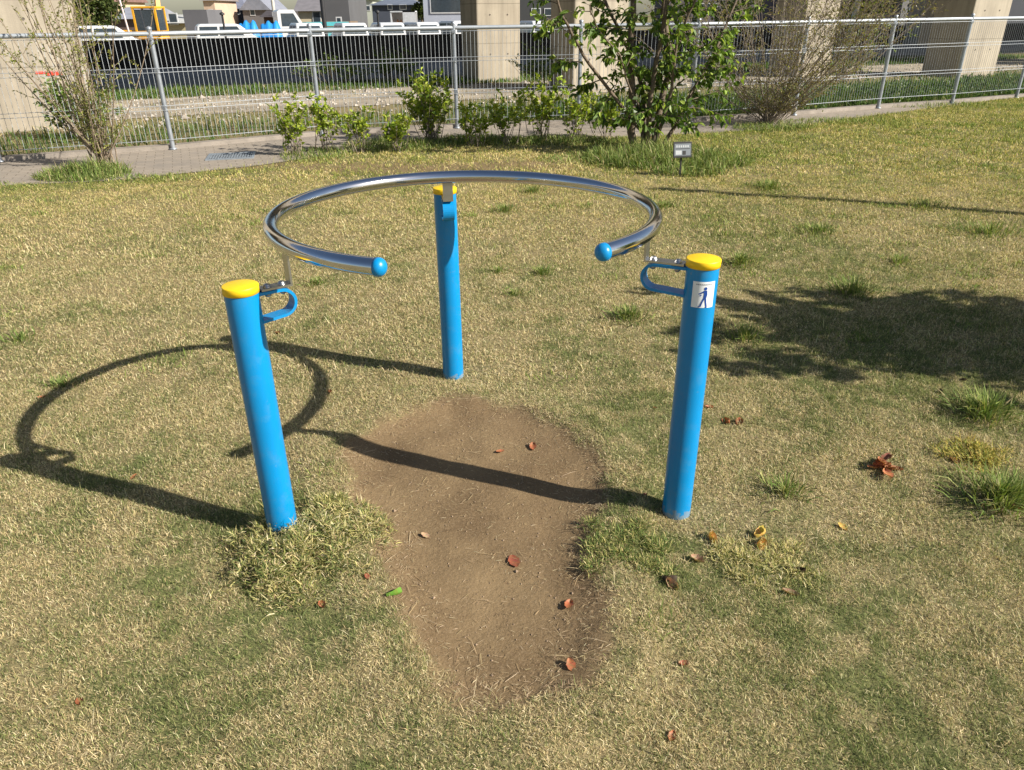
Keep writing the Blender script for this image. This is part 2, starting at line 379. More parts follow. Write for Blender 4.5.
# straw bits lying on the soil and the fringe round the patch
n = 52000; x = rng.uniform(-.95, .55, n); y = rng.uniform(1.15, 3.15, n); d = sdpoly(x, y, PATCH)
pr_ = np.where(d < 0, .13+.75*sstep(-.19, .0, d)**1.3, .8*sstep(.07, 0, d)); k = rng.random(n) < pr_*(.35+.9*sstep(.4, .6, fnoise(x, y, .1, 90, 3))); x = x[k]; y = y[k]; n = len(x)
z = gheight(x, y)+rng.uniform(.002, .006, n)
big = rng.random(n) < .035
tag(blades_mesh('dry_straw', np.stack([x, y, z], -1), np.where(big, rng.uniform(.04, .09, n), rng.uniform(.005, .026, n)), np.where(big, .0014, .00105)*rng.uniform(.7, 1.2, n), rng.uniform(0, 6.28, n), rng.uniform(0, .12, n), rng.uniform(0, .2, n), palette(n, [(.50, .39, .24), (.38, .28, .16), (.6, .5, .33), (.16, .11, .07)], (3, 3, 1.5, 1.5))),
    'loose dry straw bits scattered over the bare soil', kind='stuff')
# small stones and crumbs of soil
n = 900; x = rng.uniform(-.8, .45, n); y = rng.uniform(1.25, 3.0, n); k = sdpoly(x, y, PATCH) < -.02; x = x[k]; y = y[k]
mb = MB()
for a, b in zip(x, y):
    r = rnd.uniform(.0012, .0042)*(2 if rnd.random() < .03 else 1); z0 = float(gheight(np.array([a]), np.array([b]))[0])
    oc = [(1, 0, 0), (0, 1, 0), (-1, 0, 0), (0, -1, 0), (0, 0, .7), (0, 0, -.7)]
    mb.add([(a+q[0]*r*rnd.uniform(.7, 1.3), b+q[1]*r*rnd.uniform(.7, 1.3), z0+q[2]*r+r*.4) for q in oc], [(0, 1, 4), (1, 2, 4), (2, 3, 4), (3, 0, 4), (1, 0, 5), (2, 1, 5), (3, 2, 5), (0, 3, 5)])
tag(mb.build('soil_crumbs', mat('soil_crumb', (.26, .185, .12), .95, var=.4, vscale=60)), 'fine crumbs and grit on the bare soil', kind='stuff')

# ------------------------------------------------------------------ path and strips
def strip_sheet(name, pts_a, pts_b, z, material, label=None, kind='structure', thick=0):
    vs = []; n = len(pts_a)
    for a, b in zip(pts_a, pts_b): vs += [(a[0], a[1], z), (b[0], b[1], z)]
    fs = [(2*i, 2*i+1, 2*i+3, 2*i+2) for i in range(n-1)]
    mb = MB().add(vs, fs); o = mb.build(name, material); return tag(o, label, kind=kind)
FENCE = [(-12.2, 6.6), (-10.2, 7.45), (-8.15, 8.35), (-6.15, 9.28), (-4.4, 10.12), (-2.72, 11.28), (-.80, 11.92), (1.07, 12.25), (2.85, 12.42), (4.75, 13.15), (6.55, 14.05), (8.22, 14.72), (9.95, 15.6), (11.75, 16.5), (13.6, 17.4), (15.5, 18.3), (17.4, 19.2)]
FX = np.array([p[0] for p in FENCE]); FY = np.array([p[1] for p in FENCE])
def fence_y(x): return np.interp(x, FX, FY)
def paving():
    m = bpy.data.materials.new('paving_blocks'); m.use_nodes = True; t = m.node_tree; b = t.nodes['Principled BSDF']; b.inputs['Roughness'].default_value = .85
    tc = N(t, 'ShaderNodeTexCoord'); mp = N(t, 'ShaderNodeMapping'); mp.inputs['Rotation'].default_value = (0, 0, -math.radians(22))
    t.links.new(tc.outputs['Object'], mp.inputs[0])
    br = N(t, 'ShaderNodeTexBrick'); br.inputs['Scale'].default_value = 1; br.inputs['Brick Width'].default_value = .2; br.inputs['Row Height'].default_value = .1; br.inputs['Mortar Size'].default_value = .005
    br.inputs['Color1'].default_value = (.30, .255, .205, 1); br.inputs['Color2'].default_value = (.25, .215, .175, 1); br.inputs['Mortar'].default_value = (.15, .12, .09, 1)
    t.links.new(mp.outputs[0], br.inputs['Vector'])
    c = noise_mix(t, 1.6, br.outputs['Color'], (.20, .175, .15), .5, .75)
    c = noise_mix(t, 14, c, (.17, .14, .11), .58, .8)
    t.links.new(c, b.inputs['Base Color'])
    bp = N(t, 'ShaderNodeBump'); bp.inputs['Strength'].default_value = .4; bp.inputs['Distance'].default_value = .01; bp.invert = True
    t.links.new(br.outputs['Fac'], bp.inputs['Height']); t.links.new(bp.outputs[0], b.inputs['Normal'])
    return m
px_ = np.concatenate([np.arange(-20, 17.4, .3), [17.4]])
strip_sheet('path', [(x, float(edge(x))-.05) for x in px_], [(x, float(fence_y(x))+.02) for x in px_], .006, paving(), 'beige block paved path between lawn and mesh fence')
# kerb under fence
mb = MB(); con = mat('kerb_concrete', (.27, .235, .20), .9, var=.2, vscale=5, dirt=.5, dirtcol=(.15, .14, .11), bump=.4, bscale=60)
for a, b in zip(FENCE[:-1], FENCE[1:]):
    c = ((a[0]+b[0])/2, (a[1]+b[1])/2+.09, .01); L = math.dist(a, b); mb.box(c, (L+.02, .14, .1), math.atan2(b[1]-a[1], b[0]-a[0]))
tag(mb.build('kerb', con), 'low concrete kerb strip along the foot of the fence', kind='structure')
def dline(d, s): return (ND[0]*d+TD[0]*s, ND[1]*d+TD[1]*s)
def dstrip(name, d0, d1, z, m, label, kind='structure'):
    ss = np.arange(-60, 80, 2.0)
    return strip_sheet(name, [dline(d0, s) for s in ss], [dline(d1, s) for s in ss], z, m, label, kind)
gr = mat('gravel', (.31, .265, .20), .95, var=.4, vscale=1.1, bump=1.0, bscale=25, dirt=.7, dirtcol=(.16, .13, .09))
dstrip('gravel_strip', 15.0, 18.6, .008, gr, 'pale tan gravel strip beyond the fence')
asp = mat('asphalt', (.27, .22, .165), .85, var=.25, vscale=.6, bump=.3, bscale=40, dirt=.4, dirtcol=(.11, .11, .11))
ss = np.arange(-120, 140, 4.0)
dl = [21.0, 21.4, 22, 22.6, 23.2, 23.8, 24.4, 25.0, 26, 60]
for_v = []; 
mb = MB(); vs = []
for s_ in ss:
    for d_ in dl:
        p = dline(d_, s_); vs.append((p[0], p[1], float(GZ*sstep(21.2, 25, np.array([d_]))[0])+.012))
nd = len(dl); mb.add(vs, [(i*nd+j, (i+1)*nd+j, (i+1)*nd+j+1, i*nd+j+1) for i in range(len(ss)-1) for j in range(nd-1)], 0, True)
tag(mb.build('car_park', asp), 'grey asphalt car park in the shade of the viaduct', kind='structure')

# verge grass behind fence (stuff)
def verge(name, n, smin, smax, dfun, lmin, lmax, wid, cols, wts, label, dens=None, inc=1.15):
    s = rng.uniform(smin, smax, n); d = dfun(s, n)
    x = ND[0]*d+TD[0]*s; y = ND[1]*d+TD[1]*s
    k = (y > fence_y(x)+.2) & (y > 5)
    if dens is not None: k &= rng.random(n) < dens(x, y)
    x = x[k]; y = y[k]; m = len(x)
    h = .6+.8*fnoise(x, y, 1.1, 21, 3)
    tag(blades_mesh(name, np.stack([x, y, gheight(x, y)], -1), rng.uniform(lmin, lmax, m)*h, wid*rng.uniform(.6, 1.3, m), rng.uniform(0, 6.28, m), np.clip(rng.normal(inc, .3, m), .1, 1.5), rng.uniform(0, .8, m), palette(m, cols, wts, .3)), label, kind='stuff')
DG = [(.07, .13, .03), (.10, .17, .04), (.05, .09, .03), (.17, .20, .07), (.32, .28, .15)]
verge('verge_weeds', 60000, -12, 26, lambda s, n: rng.uniform(9.4, 13.2, n), .10, .27, .012, DG, (4, 4, 3, 2, .8), 'dark green weeds growing just behind the mesh fence', lambda x, y: .35+.65*sstep(-1, 3, x))
verge('verge_dry_grass', 26000, -12, 26, lambda s, n: rng.uniform(12.8, 18.4, n), .04, .15, .012, [(.36, .30, .18), (.42, .35, .2), (.14, .17, .06), (.10, .14, .04)], (3, 2, 2, 2), 'dry mixed grass strip between green weeds and gravel', lambda x, y: sstep(.42, .62, fnoise(x, y, 1.2, 91, 3))*(1.0-.72*sstep(14.6, 15.6, dd(x, y))), .8)
verge('far_verge_grass', 30000, -16, 30, lambda s, n: rng.uniform(18.4, 20.8, n), .06, .17, .02, DG, (4, 5, 2, 3, .5), 'green grass along the edge of the shaded car park', lambda x, y: .4+.6*sstep(.4, .6, fnoise(x, y, 2.0, 95, 3)))

# ------------------------------------------------------------------ exercise ring
RC = Vector((-.150, 2.466, .964)); RR = .62; TR = .0245
root = empty('exercise_ring', (-.152, 2.463, 0), 0, 'polished steel C-shaped walking ring carried on three bright blue posts with yellow caps', 'exercise equipment')
def loc(p): return Vector(p)-Vector((-.152, 2.463, 0))
def ang(px, py):
    q = gp(px, py, RC.z); return math.atan2(q[1]-RC.y, q[0]-RC.x)
a0 = ang(605, 252); a1 = ang(374, 268.5)
if a1 < a0: a1 += 2*math.pi
n = 160; pts = []
for i in range(n+1):
    a = a0+(a1-a0)*i/n; rr = RR
    pts.append(loc((RC.x+rr*math.cos(a), RC.y+rr*math.sin(a), RC.z)))
rail = MB().tube(pts, TR, 36).build('handrail', M['steel'], root)
# welded seams
for a in (math.radians(60), math.radians(200)):
    pass
for i in (0, 1):
    p = pts[0] if i == 0 else pts[-1]; q = pts[1] if i == 0 else pts[-2]; ax = (p-q).normalized(); r = TR+.0010
    prof = [(0.001, -.002), (r, -.002), (r, .006)]+[(r*math.cos(t), .006+r*.85*math.sin(t)) for t in np.linspace(.1, math.pi/2-.02, 12)]
    MB().lathe(prof, p, 32, axis=ax).build('end_cap', M['blue'], rail)
POSTS = [(-.7680, 2.0210, .871), (-.2802, 3.2249, .893), (.5680, 2.1314, .904)]
PR = .0482
figure_post = None
for i, (x, y, h) in enumerate(POSTS):
    p0 = loc((x, y, 0)); sw = .0
    post = MB().lathe([(PR, -.12), (PR, h-.02)], p0, 48).build('post', M['blue'], root)
    r = PR+.0025
    MB().lathe([(PR-.002, h-.0235), (r, h-.023), (r+.0003, h-.0025), (r-.0008, h-.0007), (r-.0025, h), (.0005, h+.0006)], p0, 48).build('cap', M['yellow'], post)
    dirv = Vector((RC.x-x, RC.y-y, 0)); dist = dirv.length; dirv.normalize(); az = math.atan2(dirv.y, dirv.x)
    L = dist-RR               # axis to rail centre
    Mx = Matrix.Translation(p0) @ Matrix.Rotation(az, 4, 'Z')
    zt = h-.029; t = .0085; wd = .0235
    e = L+.009                # outer reach of the loop
    # D loop profile: flat top bar then curved return
    outer = [(PR-.006, zt)]; 
    Rb = .043; outer += [(e-Rb, zt)]
    for k in range(1, 15):
        th = math.pi/2-k*math.radians(172)/14
        outer.append((e-Rb+Rb*math.cos(th), zt-Rb+Rb*math.sin(th)*(1.0 if k < 7 else 1.0)))
    outer += [(PR+.012, zt-.091), (PR-.006, zt-.093)]
    # offset inward
    inner = []
    for k, q in enumerate(outer):
        a = Vector(outer[max(k-1, 0)]); b = Vector(outer[min(k+1, len(outer)-1)]); tg = (b-a).normalized(); nr = Vector((tg.y, -tg.x)); inner.append((q[0]+nr.x*t, q[1]+nr.y*t))
    br = MB(); nn = len(outer)
    for k in range(nn-1):
        q = [outer[k], outer[k+1], inner[k+1], inner[k]]
        v = [Mx @ Vector((a, s*wd, b)) for s in (-1, 1) for a, b in q]
        br.add(v, [(0, 1, 2, 3), (7, 6, 5, 4), (0, 4, 5, 1), (2, 6, 7, 3)]+([(0, 3, 7, 4)] if k == 0 else [])+([(1, 5, 6, 2)] if k == nn-2 else []))
    bracket = br.build('bracket', M['blue'], root)
    pl = MB()  # L shaped steel plate: flat on the bar, then up to the rail
    x0 = PR+.004; x1 = L+.003
    prof = [(x0, zt+.0015), (x1, zt+.0015), (x1, RC.z-TR+.004), (x1-.006, RC.z-TR+.004), (x1-.006, zt+.0075), (x0, zt+.0075)]
    pl.prism(prof, -.0205, .0205, 0, Mx)
    plate = pl.build('rail_plate', M['satin'], root)
    for bx in (x0+.022, x1-.026):
        b = MB(); c = Mx @ Vector((bx, 0, zt+.0078))
        b.lathe([(.0125, 0), (.0125, .0018), (.0105, .0022), (.010, .006), (.006, .009), (.0003, .0098)], c, 16)
        b.build('bolt', M['satin'], plate)
        b = MB(); c = Mx @ Vector((bx, 0, zt-.007))
        b.lathe([(.0003, -.0155), (.006, -.0152), (.0095, -.011), (.0105, -.006), (.0105, 0)], c, 16)
        b.build('nut', M['satin'], plate)
    if i == 2:
        cdir = math.atan2(-y, -x)+math.radians(13)       # faces the path in front, a little to the right
        zc = .806
        def onpost(u, v, off):   # u right (m), v up (m)
            a = cdir+u/PR; return p0+Vector(((PR+off)*math.cos(a), (PR+off)*math.sin(a), zc+v))
        st = MB(); K = 14; sw_, sh_ = .034, .040
        def patch(u0, u1, v0, v1, off, m, K=14, top=None):
            vs = []
            for k in range(K+1):
                u = u0+(u1-u0)*k/K; vs += [onpost(u, v0, off), onpost(u, v1, off)]
            st.add(vs, [(2*k, 2*k+2, 2*k+3, 2*k+1) for k in range(K)], m, True)
        patch(-sw_, sw_, -sh_, sh_, .0006, 0)
        # line of small text (unreadable at this size) as short dashes
        for k in range(9):
            patch(-.024+k*.0053, -.024+k*.0053+.0036, .0300, .0334, .0010, 2, 2)
        def poly2(pl, m=1, off=.0012):
            st.add([onpost(a, b, off) for a, b in pl], [tuple(range(len(pl)))], m)
        s = .00080
        def Pp(*q): poly2([(a*s+.002, b*s-.006) for a, b in q])
        Pp(*[(3+6*math.cos(t), 32+6*math.sin(t)) for t in np.linspace(0, 2*math.pi, 14)[:-1]])      # head
        Pp((-3, 25), (9, 25), (11, 8), (8, -4), (-3, -4), (-2, 10))                                   # torso
        Pp((-2, 24), (-4, 16), (-20, 8), (-21, 12), (-10, 19))                                      # arm reaching forward
        Pp((8, 20), (-14, 2), (-17, 5), (2, 22))                                                      # second arm
        Pp((-3, -4), (4, -4), (-4, -22), (-9, -38), (-15, -37), (-9, -20))                            # leg forward
        Pp((2, -4), (8, -4), (10, -20), (14, -38), (8, -39), (4, -20))                                # leg back
        Pp((-15, -36), (-9, -38), (-17, -41), (-21, -39)); Pp((8, -38), (14, -38), (13, -42), (5, -41))
        stk = st.build('sticker', [M['sticker'], M['ink'], M['inkgrey']], post)
        stk['label'] = 'white sticker with a dark blue walking figure'

# ------------------------------------------------------------------ tufts
def tuft(name, px, py, r, nb, lmin, lmax, cols, wts, label, cat='grass tuft', group=None, wid=.003, spread=.9, mat_='blade'):
    x, y = gp(px, py); z0 = float(gheight(np.array([x]), np.array([y]))[0])
    a = rng.uniform(0, 6.28, nb); q = np.minimum(np.abs(rng.normal(0, .5, nb)), 1.1)*r
    X_ = q*np.cos(a)*1.0; Y_ = q*np.sin(a)
    az = a+rng.normal(0, .7, nb); inc = np.clip(1.35-q/r*spread*.8+rng.normal(0, .22, nb), .15, 1.5)
    o = blades_mesh(name, np.stack([X_, Y_, 0*X_], -1), rng.uniform(lmin, lmax, nb), wid*rng.uniform(.6, 1.3, nb), az, inc, rng.uniform(.1, .9, nb), palette(nb, cols, wts, .25))
    o.location = (x, y, z0); return tag(o, label, cat, group)
LG = [(.16, .22, .055), (.22, .27, .08), (.11, .16, .045), (.34, .34, .13), (.42, .36, .20)]
W1 = (4, 4, 3, 2, 1)
G = 'weed tufts standing up from the short lawn'
tl = [(627, 318, .13, 260, .05, .10, 'low green tuft on the lawn, midway between the ring opening and right post top'),
      (543, 274, .10, 150, .04, .08, 'small green tuft inside the ring, right of the back post'),
      (515, 296, .09, 110, .03, .06, 'small flat tuft between back post and ring opening'),
      (497, 272, .09, 90, .03, .06, 'faint green tuft inside the ring, nearest the back post on its right'),
      (747, 338, .12, 220, .06, .11, 'bright green tuft right of the yellow cap, at the left tip of the broad shadow'),
      (742, 264, .14, 260, .06, .11, 'green tuft behind and right of the sticker post cap'),
      (786, 492, .11, 150, .04, .08, 'sprawling green tuft right of the sticker post, halfway up the lawn'),
      (985, 414, .15, 420, .07, .13, 'tall yellow-green tuft near the right edge, above the other one'),
      (1000, 500, .16, 560, .07, .14, 'dense yellow-green tuft at the right edge, level with the big crumpled leaf'),
      (852, 292, .16, 280, .06, .13, 'dark green tuft on the upper rim of the broad lawn shadow'),
      (900, 262, .14, 150, .04, .08, 'low green tuft above the broad lawn shadow towards the right'),
      (772, 188, .22, 240, .05, .12, 'bright green tuft right of the tree foot on the far lawn'),
      (990, 232, .3, 320, .05, .12, 'green tuft at right edge where the thin shadow ends'),
      (505, 210, .16, 180, .04, .09, 'green tuft seen through the ring beyond the back post'),
      (533, 192, .16, 160, .04, .09, 'green tuft just beyond the back of the ring rail'),
      (925, 208, .25, 240, .04, .09, 'low green tuft on the far right lawn beside the thin shadow'),
      (318, 284, .12, 110, .03, .06, 'faint tuft under the left curve of the rail'),
      (820, 232, .2, 220, .04, .09, 'low green tuft on the lawn midway between sticker post and the shrub'),
      (665, 207, .16, 170, .04, .09, 'green tuft just right of the rail right-hand curve'),
      (22, 340, .16, 160, .03, .07, 'faint green tuft at the left edge above the ring shadow'),
      (62, 385, .12, 140, .03, .06, 'small green tuft inside the left arc of the ring shadow')]
for px, py, r, nb, a, b, lab in tl: tuft('grass_tuft', px, py, r, nb, a, b, LG, W1, lab, 'grass tuft', G, .0035+.0006*gp(px, py)[1]*.6)
DRY = [(.42, .42, .20), (.50, .46, .26), (.30, .34, .12), (.17, .22, .06), (.55, .50, .34)]
# matted clumps: short blades crossing at many heights
def matted(px, py, rx, ry, hgt, nb, cols, wts, label, lmin=.018, lmax=.045, wid=.0034, K=40):
    cx, cy = gp(px, py); kx = rng.normal(0, .42, K)*rx; ky = rng.normal(0, .42, K)*ry; kh = rng.uniform(.4, 1, K); j = rng.integers(0, K, nb)
    sg = .11*min(rx, ry); ox = rng.normal(0, sg, nb); oy = rng.normal(0, sg, nb); X_ = kx[j]+ox; Y_ = ky[j]+oy
    k = np.hypot(X_/rx, Y_/ry) < 1.05; X_, Y_, j, ox, oy = X_[k], Y_[k], j[k], ox[k], oy[k]; nb = len(X_)
    e = np.clip(1-np.hypot(X_/rx, Y_/ry), 0, 1)
    Z_ = hgt*kh[j]*(e**.5)*np.sqrt(rng.random(nb))*np.exp(-(np.hypot(ox, oy)/sg)**2*.35)
    o = blades_mesh('grass_clump', np.stack([X_, Y_, Z_], -1), rng.uniform(lmin, lmax, nb), wid*rng.uniform(.6, 1.3, nb), np.arctan2(oy, ox)+rng.normal(0, 1.0, nb), np.clip(rng.normal(.55, .4, nb), -.1, 1.5), rng.uniform(-.2, .9, nb), palette(nb, cols, wts, .25))
    o.location = (cx, cy, float(gheight(np.array([cx]), np.array([cy]))[0])); return tag(o, label, 'grass clump')
DRY = [(.46, .41, .165), (.58, .49, .25), (.32, .31, .105), (.15, .18, .055), (.64, .56, .36)]
matted(304, 553, .28, .31, .125, 18000, DRY+[(.10, .14, .05), (.30, .22, .13)], (4, 3.5, 3, 3, 1.5, 2.5, 1.2), 'large pale straw-green grass clump round the foot of the left blue post', .014, .036, .0027, K=80)
matted(331, 512, .07, .13, .05, 1500, DRY, (3, 3, 3, 3, 1), 'narrow wispy grass clump rising along the right side of the left post foot', K=25)
matted(625, 548, .17, .20, .012, 4200, DRY[:4]+[(.12, .18, .05)], (2, 1, 3, 4, 4), 'mossy green grass clump between worn soil and the sticker post', .012, .03, .0024)
matted(765, 562, .18, .14, .02, 3000, DRY, (4, 3, 2, 1.5, 1), 'pale yellow grass clump right of the sticker post foot', .012, .032, .0024)
matted(975, 455, .16, .13, .04, 1400, [(.45, .38, .10), (.40, .30, .10), (.25, .28, .07)], (3, 2, 2), 'yellow-brown grass clump between the two tall tufts at the right edge')
tuft('grass_clump', 272, 523, .06, 160, .05, .10, DRY, (4, 3, 3, 2, 1), 'wispy pale grass clump against the base of the left blue post', 'grass clump', wid=.0025)
mb = MB(); RS = random.Random(5)
for k in range(3200):
    d_ = RS.uniform(13.6, 19.2); s0 = RS.uniform(-14, 26); x = ND[0]*d_+TD[0]*s0; y = ND[1]*d_+TD[1]*s0; r = RS.uniform(.015, .05)*(2.2 if RS.random() < .03 else 1)
    oc = [(1, 0, 0), (0, 1, 0), (-1, 0, 0), (0, -1, 0), (0, 0, .7), (0, 0, -.3)]
    mb.add([(x+q[0]*r*RS.uniform(.6, 1.4), y+q[1]*r*RS.uniform(.6, 1.4), .01+q[2]*r) for q in oc], [(0, 1, 4), (1, 2, 4), (2, 3, 4), (3, 0, 4), (1, 0, 5), (2, 1, 5), (3, 2, 5), (0, 3, 5)])
tag(mb.build('gravel_stones', mat('stone', (.34, .30, .25), .9, var=.5, vscale=3)), 'loose pale stones strewn over the gravel strip', kind='stuff')
# leafy weeds in front of the right-hand piers
K = 150; s_ = rng.uniform(5, 26, K); d_ = rng.uniform(9.6, 12.4, K); kx = ND[0]*d_+TD[0]*s_; ky = ND[1]*d_+TD[1]*s_; kr = rng.uniform(.15, .4, K); j = rng.integers(0, K, 22000); n_ = 22000
v = rng.normal(0, 1, (n_, 3)); v /= np.linalg.norm(v, axis=1)[:, None]; P_ = np.stack([kx[j], ky[j], 0*kx[j]], -1)+v*kr[j][:, None]*rng.uniform(.5, 1, (n_, 1))*np.array([1.2, 1.2, .9]); P_[:, 2] = np.abs(P_[:, 2])
kk_ = P_[:, 1] > fence_y(P_[:, 0])+.2; P_ = P_[kk_]; v = v[kk_]; n_ = len(P_)
tag(leaves_mesh('verge_foliage', P_, v+np.array([0, 0, .5])+rng.normal(0, .4, (n_, 3)), rng.normal(0, 1, (n_, 3)), rng.uniform(.05, .10, n_), rng.uniform(.02, .04, n_), palette(n_, [(.08, .14, .035), (.12, .19, .05), (.05, .09, .03), (.2, .24, .08)], (4, 4, 3, 1.5))), 'clumpy leafy weeds behind the right part of the fence', kind='stuff')
# long grass around shrub feet (stuff)
def longgrass(name, regions, label):
    P_ = []; L_ = []
    for x0, y0, rx, ry, n_, l0, l1 in regions:
        a = rng.uniform(0, 6.28, n_); q = np.sqrt(rng.random(n_)); x = x0+q*rx*np.cos(a); y = y0+q*ry*np.sin(a)
        P_.append(np.stack([x, y, gheight(x, y)], -1)); L_.append(rng.uniform(l0, l1, n_)*(1.15-.6*q)*(.25+1.4*fnoise(x, y, .22, 55, 3)))
    P_ = np.concatenate(P_); L_ = np.concatenate(L_); m = len(P_)
    tag(blades_mesh(name, P_, L_, .009*rng.uniform(.5, 1.2, m), rng.uniform(0, 6.28, m), np.clip(rng.normal(1.15, .3, m), .2, 1.5), rng.uniform(.1, .9, m), palette(m, LG, (5, 4, 4, 2.2, 1.6), .35)), label, kind='stuff')
longgrass('tree_foot_grass', [(1.65, 9.1, .8, .7, 4600, .14, .34), (2.2, 8.95, .65, .5, 2200, .1, .26), (.9, 9.2, .6, .4, 900, .05, .14), (3.0, 9.5, .5, .4, 400, .04, .10), (1.95, 8.25, .4, .22, 800, .08, .22)], 'tall green grass and weeds round the foot of the leafy tree')
longgrass('left_shrub_grass', [(-4.7, 8.4, .5, .4, 1900, .06, .24), (-4.1, 8.15, .9, .22, 700, .03, .11), (-5.5, 7.75, .7, .25, 450, .03, .1)], 'bright green grass round the foot of the bare left shrub')
longgrass('hedge_foot_grass', [(-2.4, 9.6, .45, .5, 900, .06, .16), (-1.5, 10.2, .7, .45, 1800, .06, .18), (-.4, 10.6, .8, .35, 1800, .06, .16), (.7, 10.5, .8, .35, 1500, .06, .16), (3.9, 11.6, .6, .35, 900, .08, .2), (5.2, 12.3, 1.2, .35, 1100, .04, .12), (8.2, 14.3, 1.4, .4, 900, .05, .14)], 'green grass strip at the lawn edge under the low shrubs')

# ------------------------------------------------------------------ woody plants
def bez(p0, p1, p2, n=8):
    return [(p0*(1-t)**2+p1*2*t*(1-t)+p2*t*t) for t in [k/n for k in range(n+1)]]
class Plant:
    def __init__(s): s.b = MB(); s.P = []; s.D = []; s.R = random.Random(rnd.random())
    def branch(s, pts, r0, r1, n=6):
        k = len(pts); s.b.tube(pts, [r0+(r1-r0)*i/(k-1) for i in range(k)], n, cap=False)
    def leaf(s, p, d): s.P.append(tuple(p)); s.D.append(tuple(d))
    def twig(s, p, d, L, r, nleaf, sub=0, droop=0.0, n=5):
        R = s.R; side = Vector((R.gauss(0, 1), R.gauss(0, 1), R.gauss(0, .6))).normalized()
        e = p+d.normalized()*L+Vector((0, 0, -droop*L)); m = p+d.normalized()*L*.5+side*L*.10
        pts = bez(p, m, e, 5); s.branch(pts, r, r*.35, n)
        for k in range(nleaf):
            t = .15+.85*(k+R.random())/nleaf; q = pts[min(int(t*5), 4)].lerp(pts[min(int(t*5)+1, 5)], t*5-int(t*5) if t < 1 else 1)
            dd_ = (d.normalized()*.6+Vector((R.gauss(0, .7), R.gauss(0, .7), R.gauss(0, .5)))); s.leaf(q, dd_)
        for k in range(sub):
            t = R.uniform(.3, .95); q = pts[int(t*5)]; nd_ = (d.normalized()+Vector((R.gauss(0, .55), R.gauss(0, .55), R.gauss(.1, .4)))).normalized()
            s.twig(q, nd_, L*R.uniform(.35, .6), r*.55, max(1, int(nleaf*.6)), 0, droop, 4)
        return pts
    def finish(s, name, loc_, bark, label, cat, group=None, L=.05, W=.03, cols=None, wts=None, down=0.0, material='leaf', wood='stems'):
        root = empty(name, loc_, 0, label, cat, group)
        s.b.build(wood, bark, root)
        if s.P:
            P_ = np.array(s.P); D_ = np.array(s.D); D_[:, 2] -= down; n_ = len(P_)
            Nn = rng.normal(0, .5, (n_, 3)); Nn[:, 2] += 1
            leaves_mesh('foliage', P_, D_, Nn, L*rng.uniform(.6, 1.25, n_), W*rng.uniform(.7, 1.2, n_), palette(n_, cols, wts, .2), parent=root, material=material)
        return root
YG = [(.24, .32, .03), (.33, .40, .045), (.15, .23, .03), (.42, .45, .08)]

# the leafy multi-stem tree
TB = Vector((*gp(648, 152), 0))
pl_ = Plant(); R = pl_.R
def wp(px, py, dy=0.0): return at(px, py, TB.y+dy)-TB
stems = [([(634, 153), (632, 110), (631, 60), (633, 0), (636, -60)], 0.0, .050, .028),
         ([(640, 130), (612, 95), (583, 55), (562, 15), (548, -30)], -.15, .024, .012),
         ([(652, 150), (660, 105), (671, 62), (664, 15), (668, -60)], .1, .044, .022),
         ([(648, 152), (650, 100), (660, 45), (668, -5), (690, -70)], -.1, .036, .018),
         ([(642, 150), (645, 100), (632, 55), (607, 5), (585, -50)], .2, .030, .014),
         ([(662, 150), (684, 108), (705, 70), (722, 35), (740, -10)], .3, .026, .012),
         ([(655, 145), (672, 90), (676, 40), (700, -10), (720, -70)], -.25, .022, .010),
         ([(640, 110), (628, 85), (620, 55), (598, 30), (590, 5)], -.35, .012, .007)]
for pp, dy, r0, r1 in stems:
    pts = [wp(a, b, dy*k/2) for k, (a, b) in enumerate(pp)]
    fine = []
    for k in range(len(pts)-1):
        for t in (0, .25, .5, .75): fine.append(pts[k].lerp(pts[k+1], t)+Vector((R.gauss(0, .008), R.gauss(0, .008), 0)))
    fine.append(pts[-1]); pl_.branch(fine, r0, r1, 8)
    for k in range(3, len(fine)):
        for rep in range(2):
            if R.random() < (.45 if fine[-1].x < -.6 else .8):
                out_ = Vector((fine[k].x*.7+R.gauss(0, .6), R.gauss(0, .7), R.gauss(.35, .45))).normalized()
                pl_.twig(fine[k], out_, R.uniform(.15, .42), .0055, 7, 2, .15)
# side branches low on the right and left seen in front of the fence
for a, b, dy in (((583, 62), (555, 60), 0), ((612, 95), (600, 112), -.2), ((600, 80), (575, 92), 0), ((690, 100), (735, 78), .2), ((684, 108), (722, 112), 0), ((672, 62), (725, 30), -.2), ((690, 95), (715, 50), .3), ((633, 30), (590, 25), 0), ((562, 15), (540, 30), 0), ((664, 20), (712, 5), -.3), ((660, 105), (630, 118), -.3), ((645, 120), (600, 120), .2), ((676, 40), (735, 55), .1), ((668, 120), (700, 128), -.2)):
    p = wp(*a, 0); q = wp(*b, dy); pl_.twig(p, q-p, (q-p).length, .008, 12, 5, .1)
for k in range(34):
    p = Vector((R.gauss(.1, .45), R.gauss(0, .4), R.uniform(1.9, 2.7))); pl_.twig(p, Vector((R.gauss(0, 1), R.gauss(0, 1), .5)), .35, .006, 10, 2, .1)
pl_.finish('leafy_tree', TB, M['bark'], 'multi-stemmed young tree with fresh green leaves at the lawn edge', 'tree', L=.098, W=.054, cols=[(.12, .19, .03), (.19, .28, .045), (.07, .12, .025), (.32, .40, .08)], wts=(4, 3, 3, 1.5), down=.7, wood='trunk')

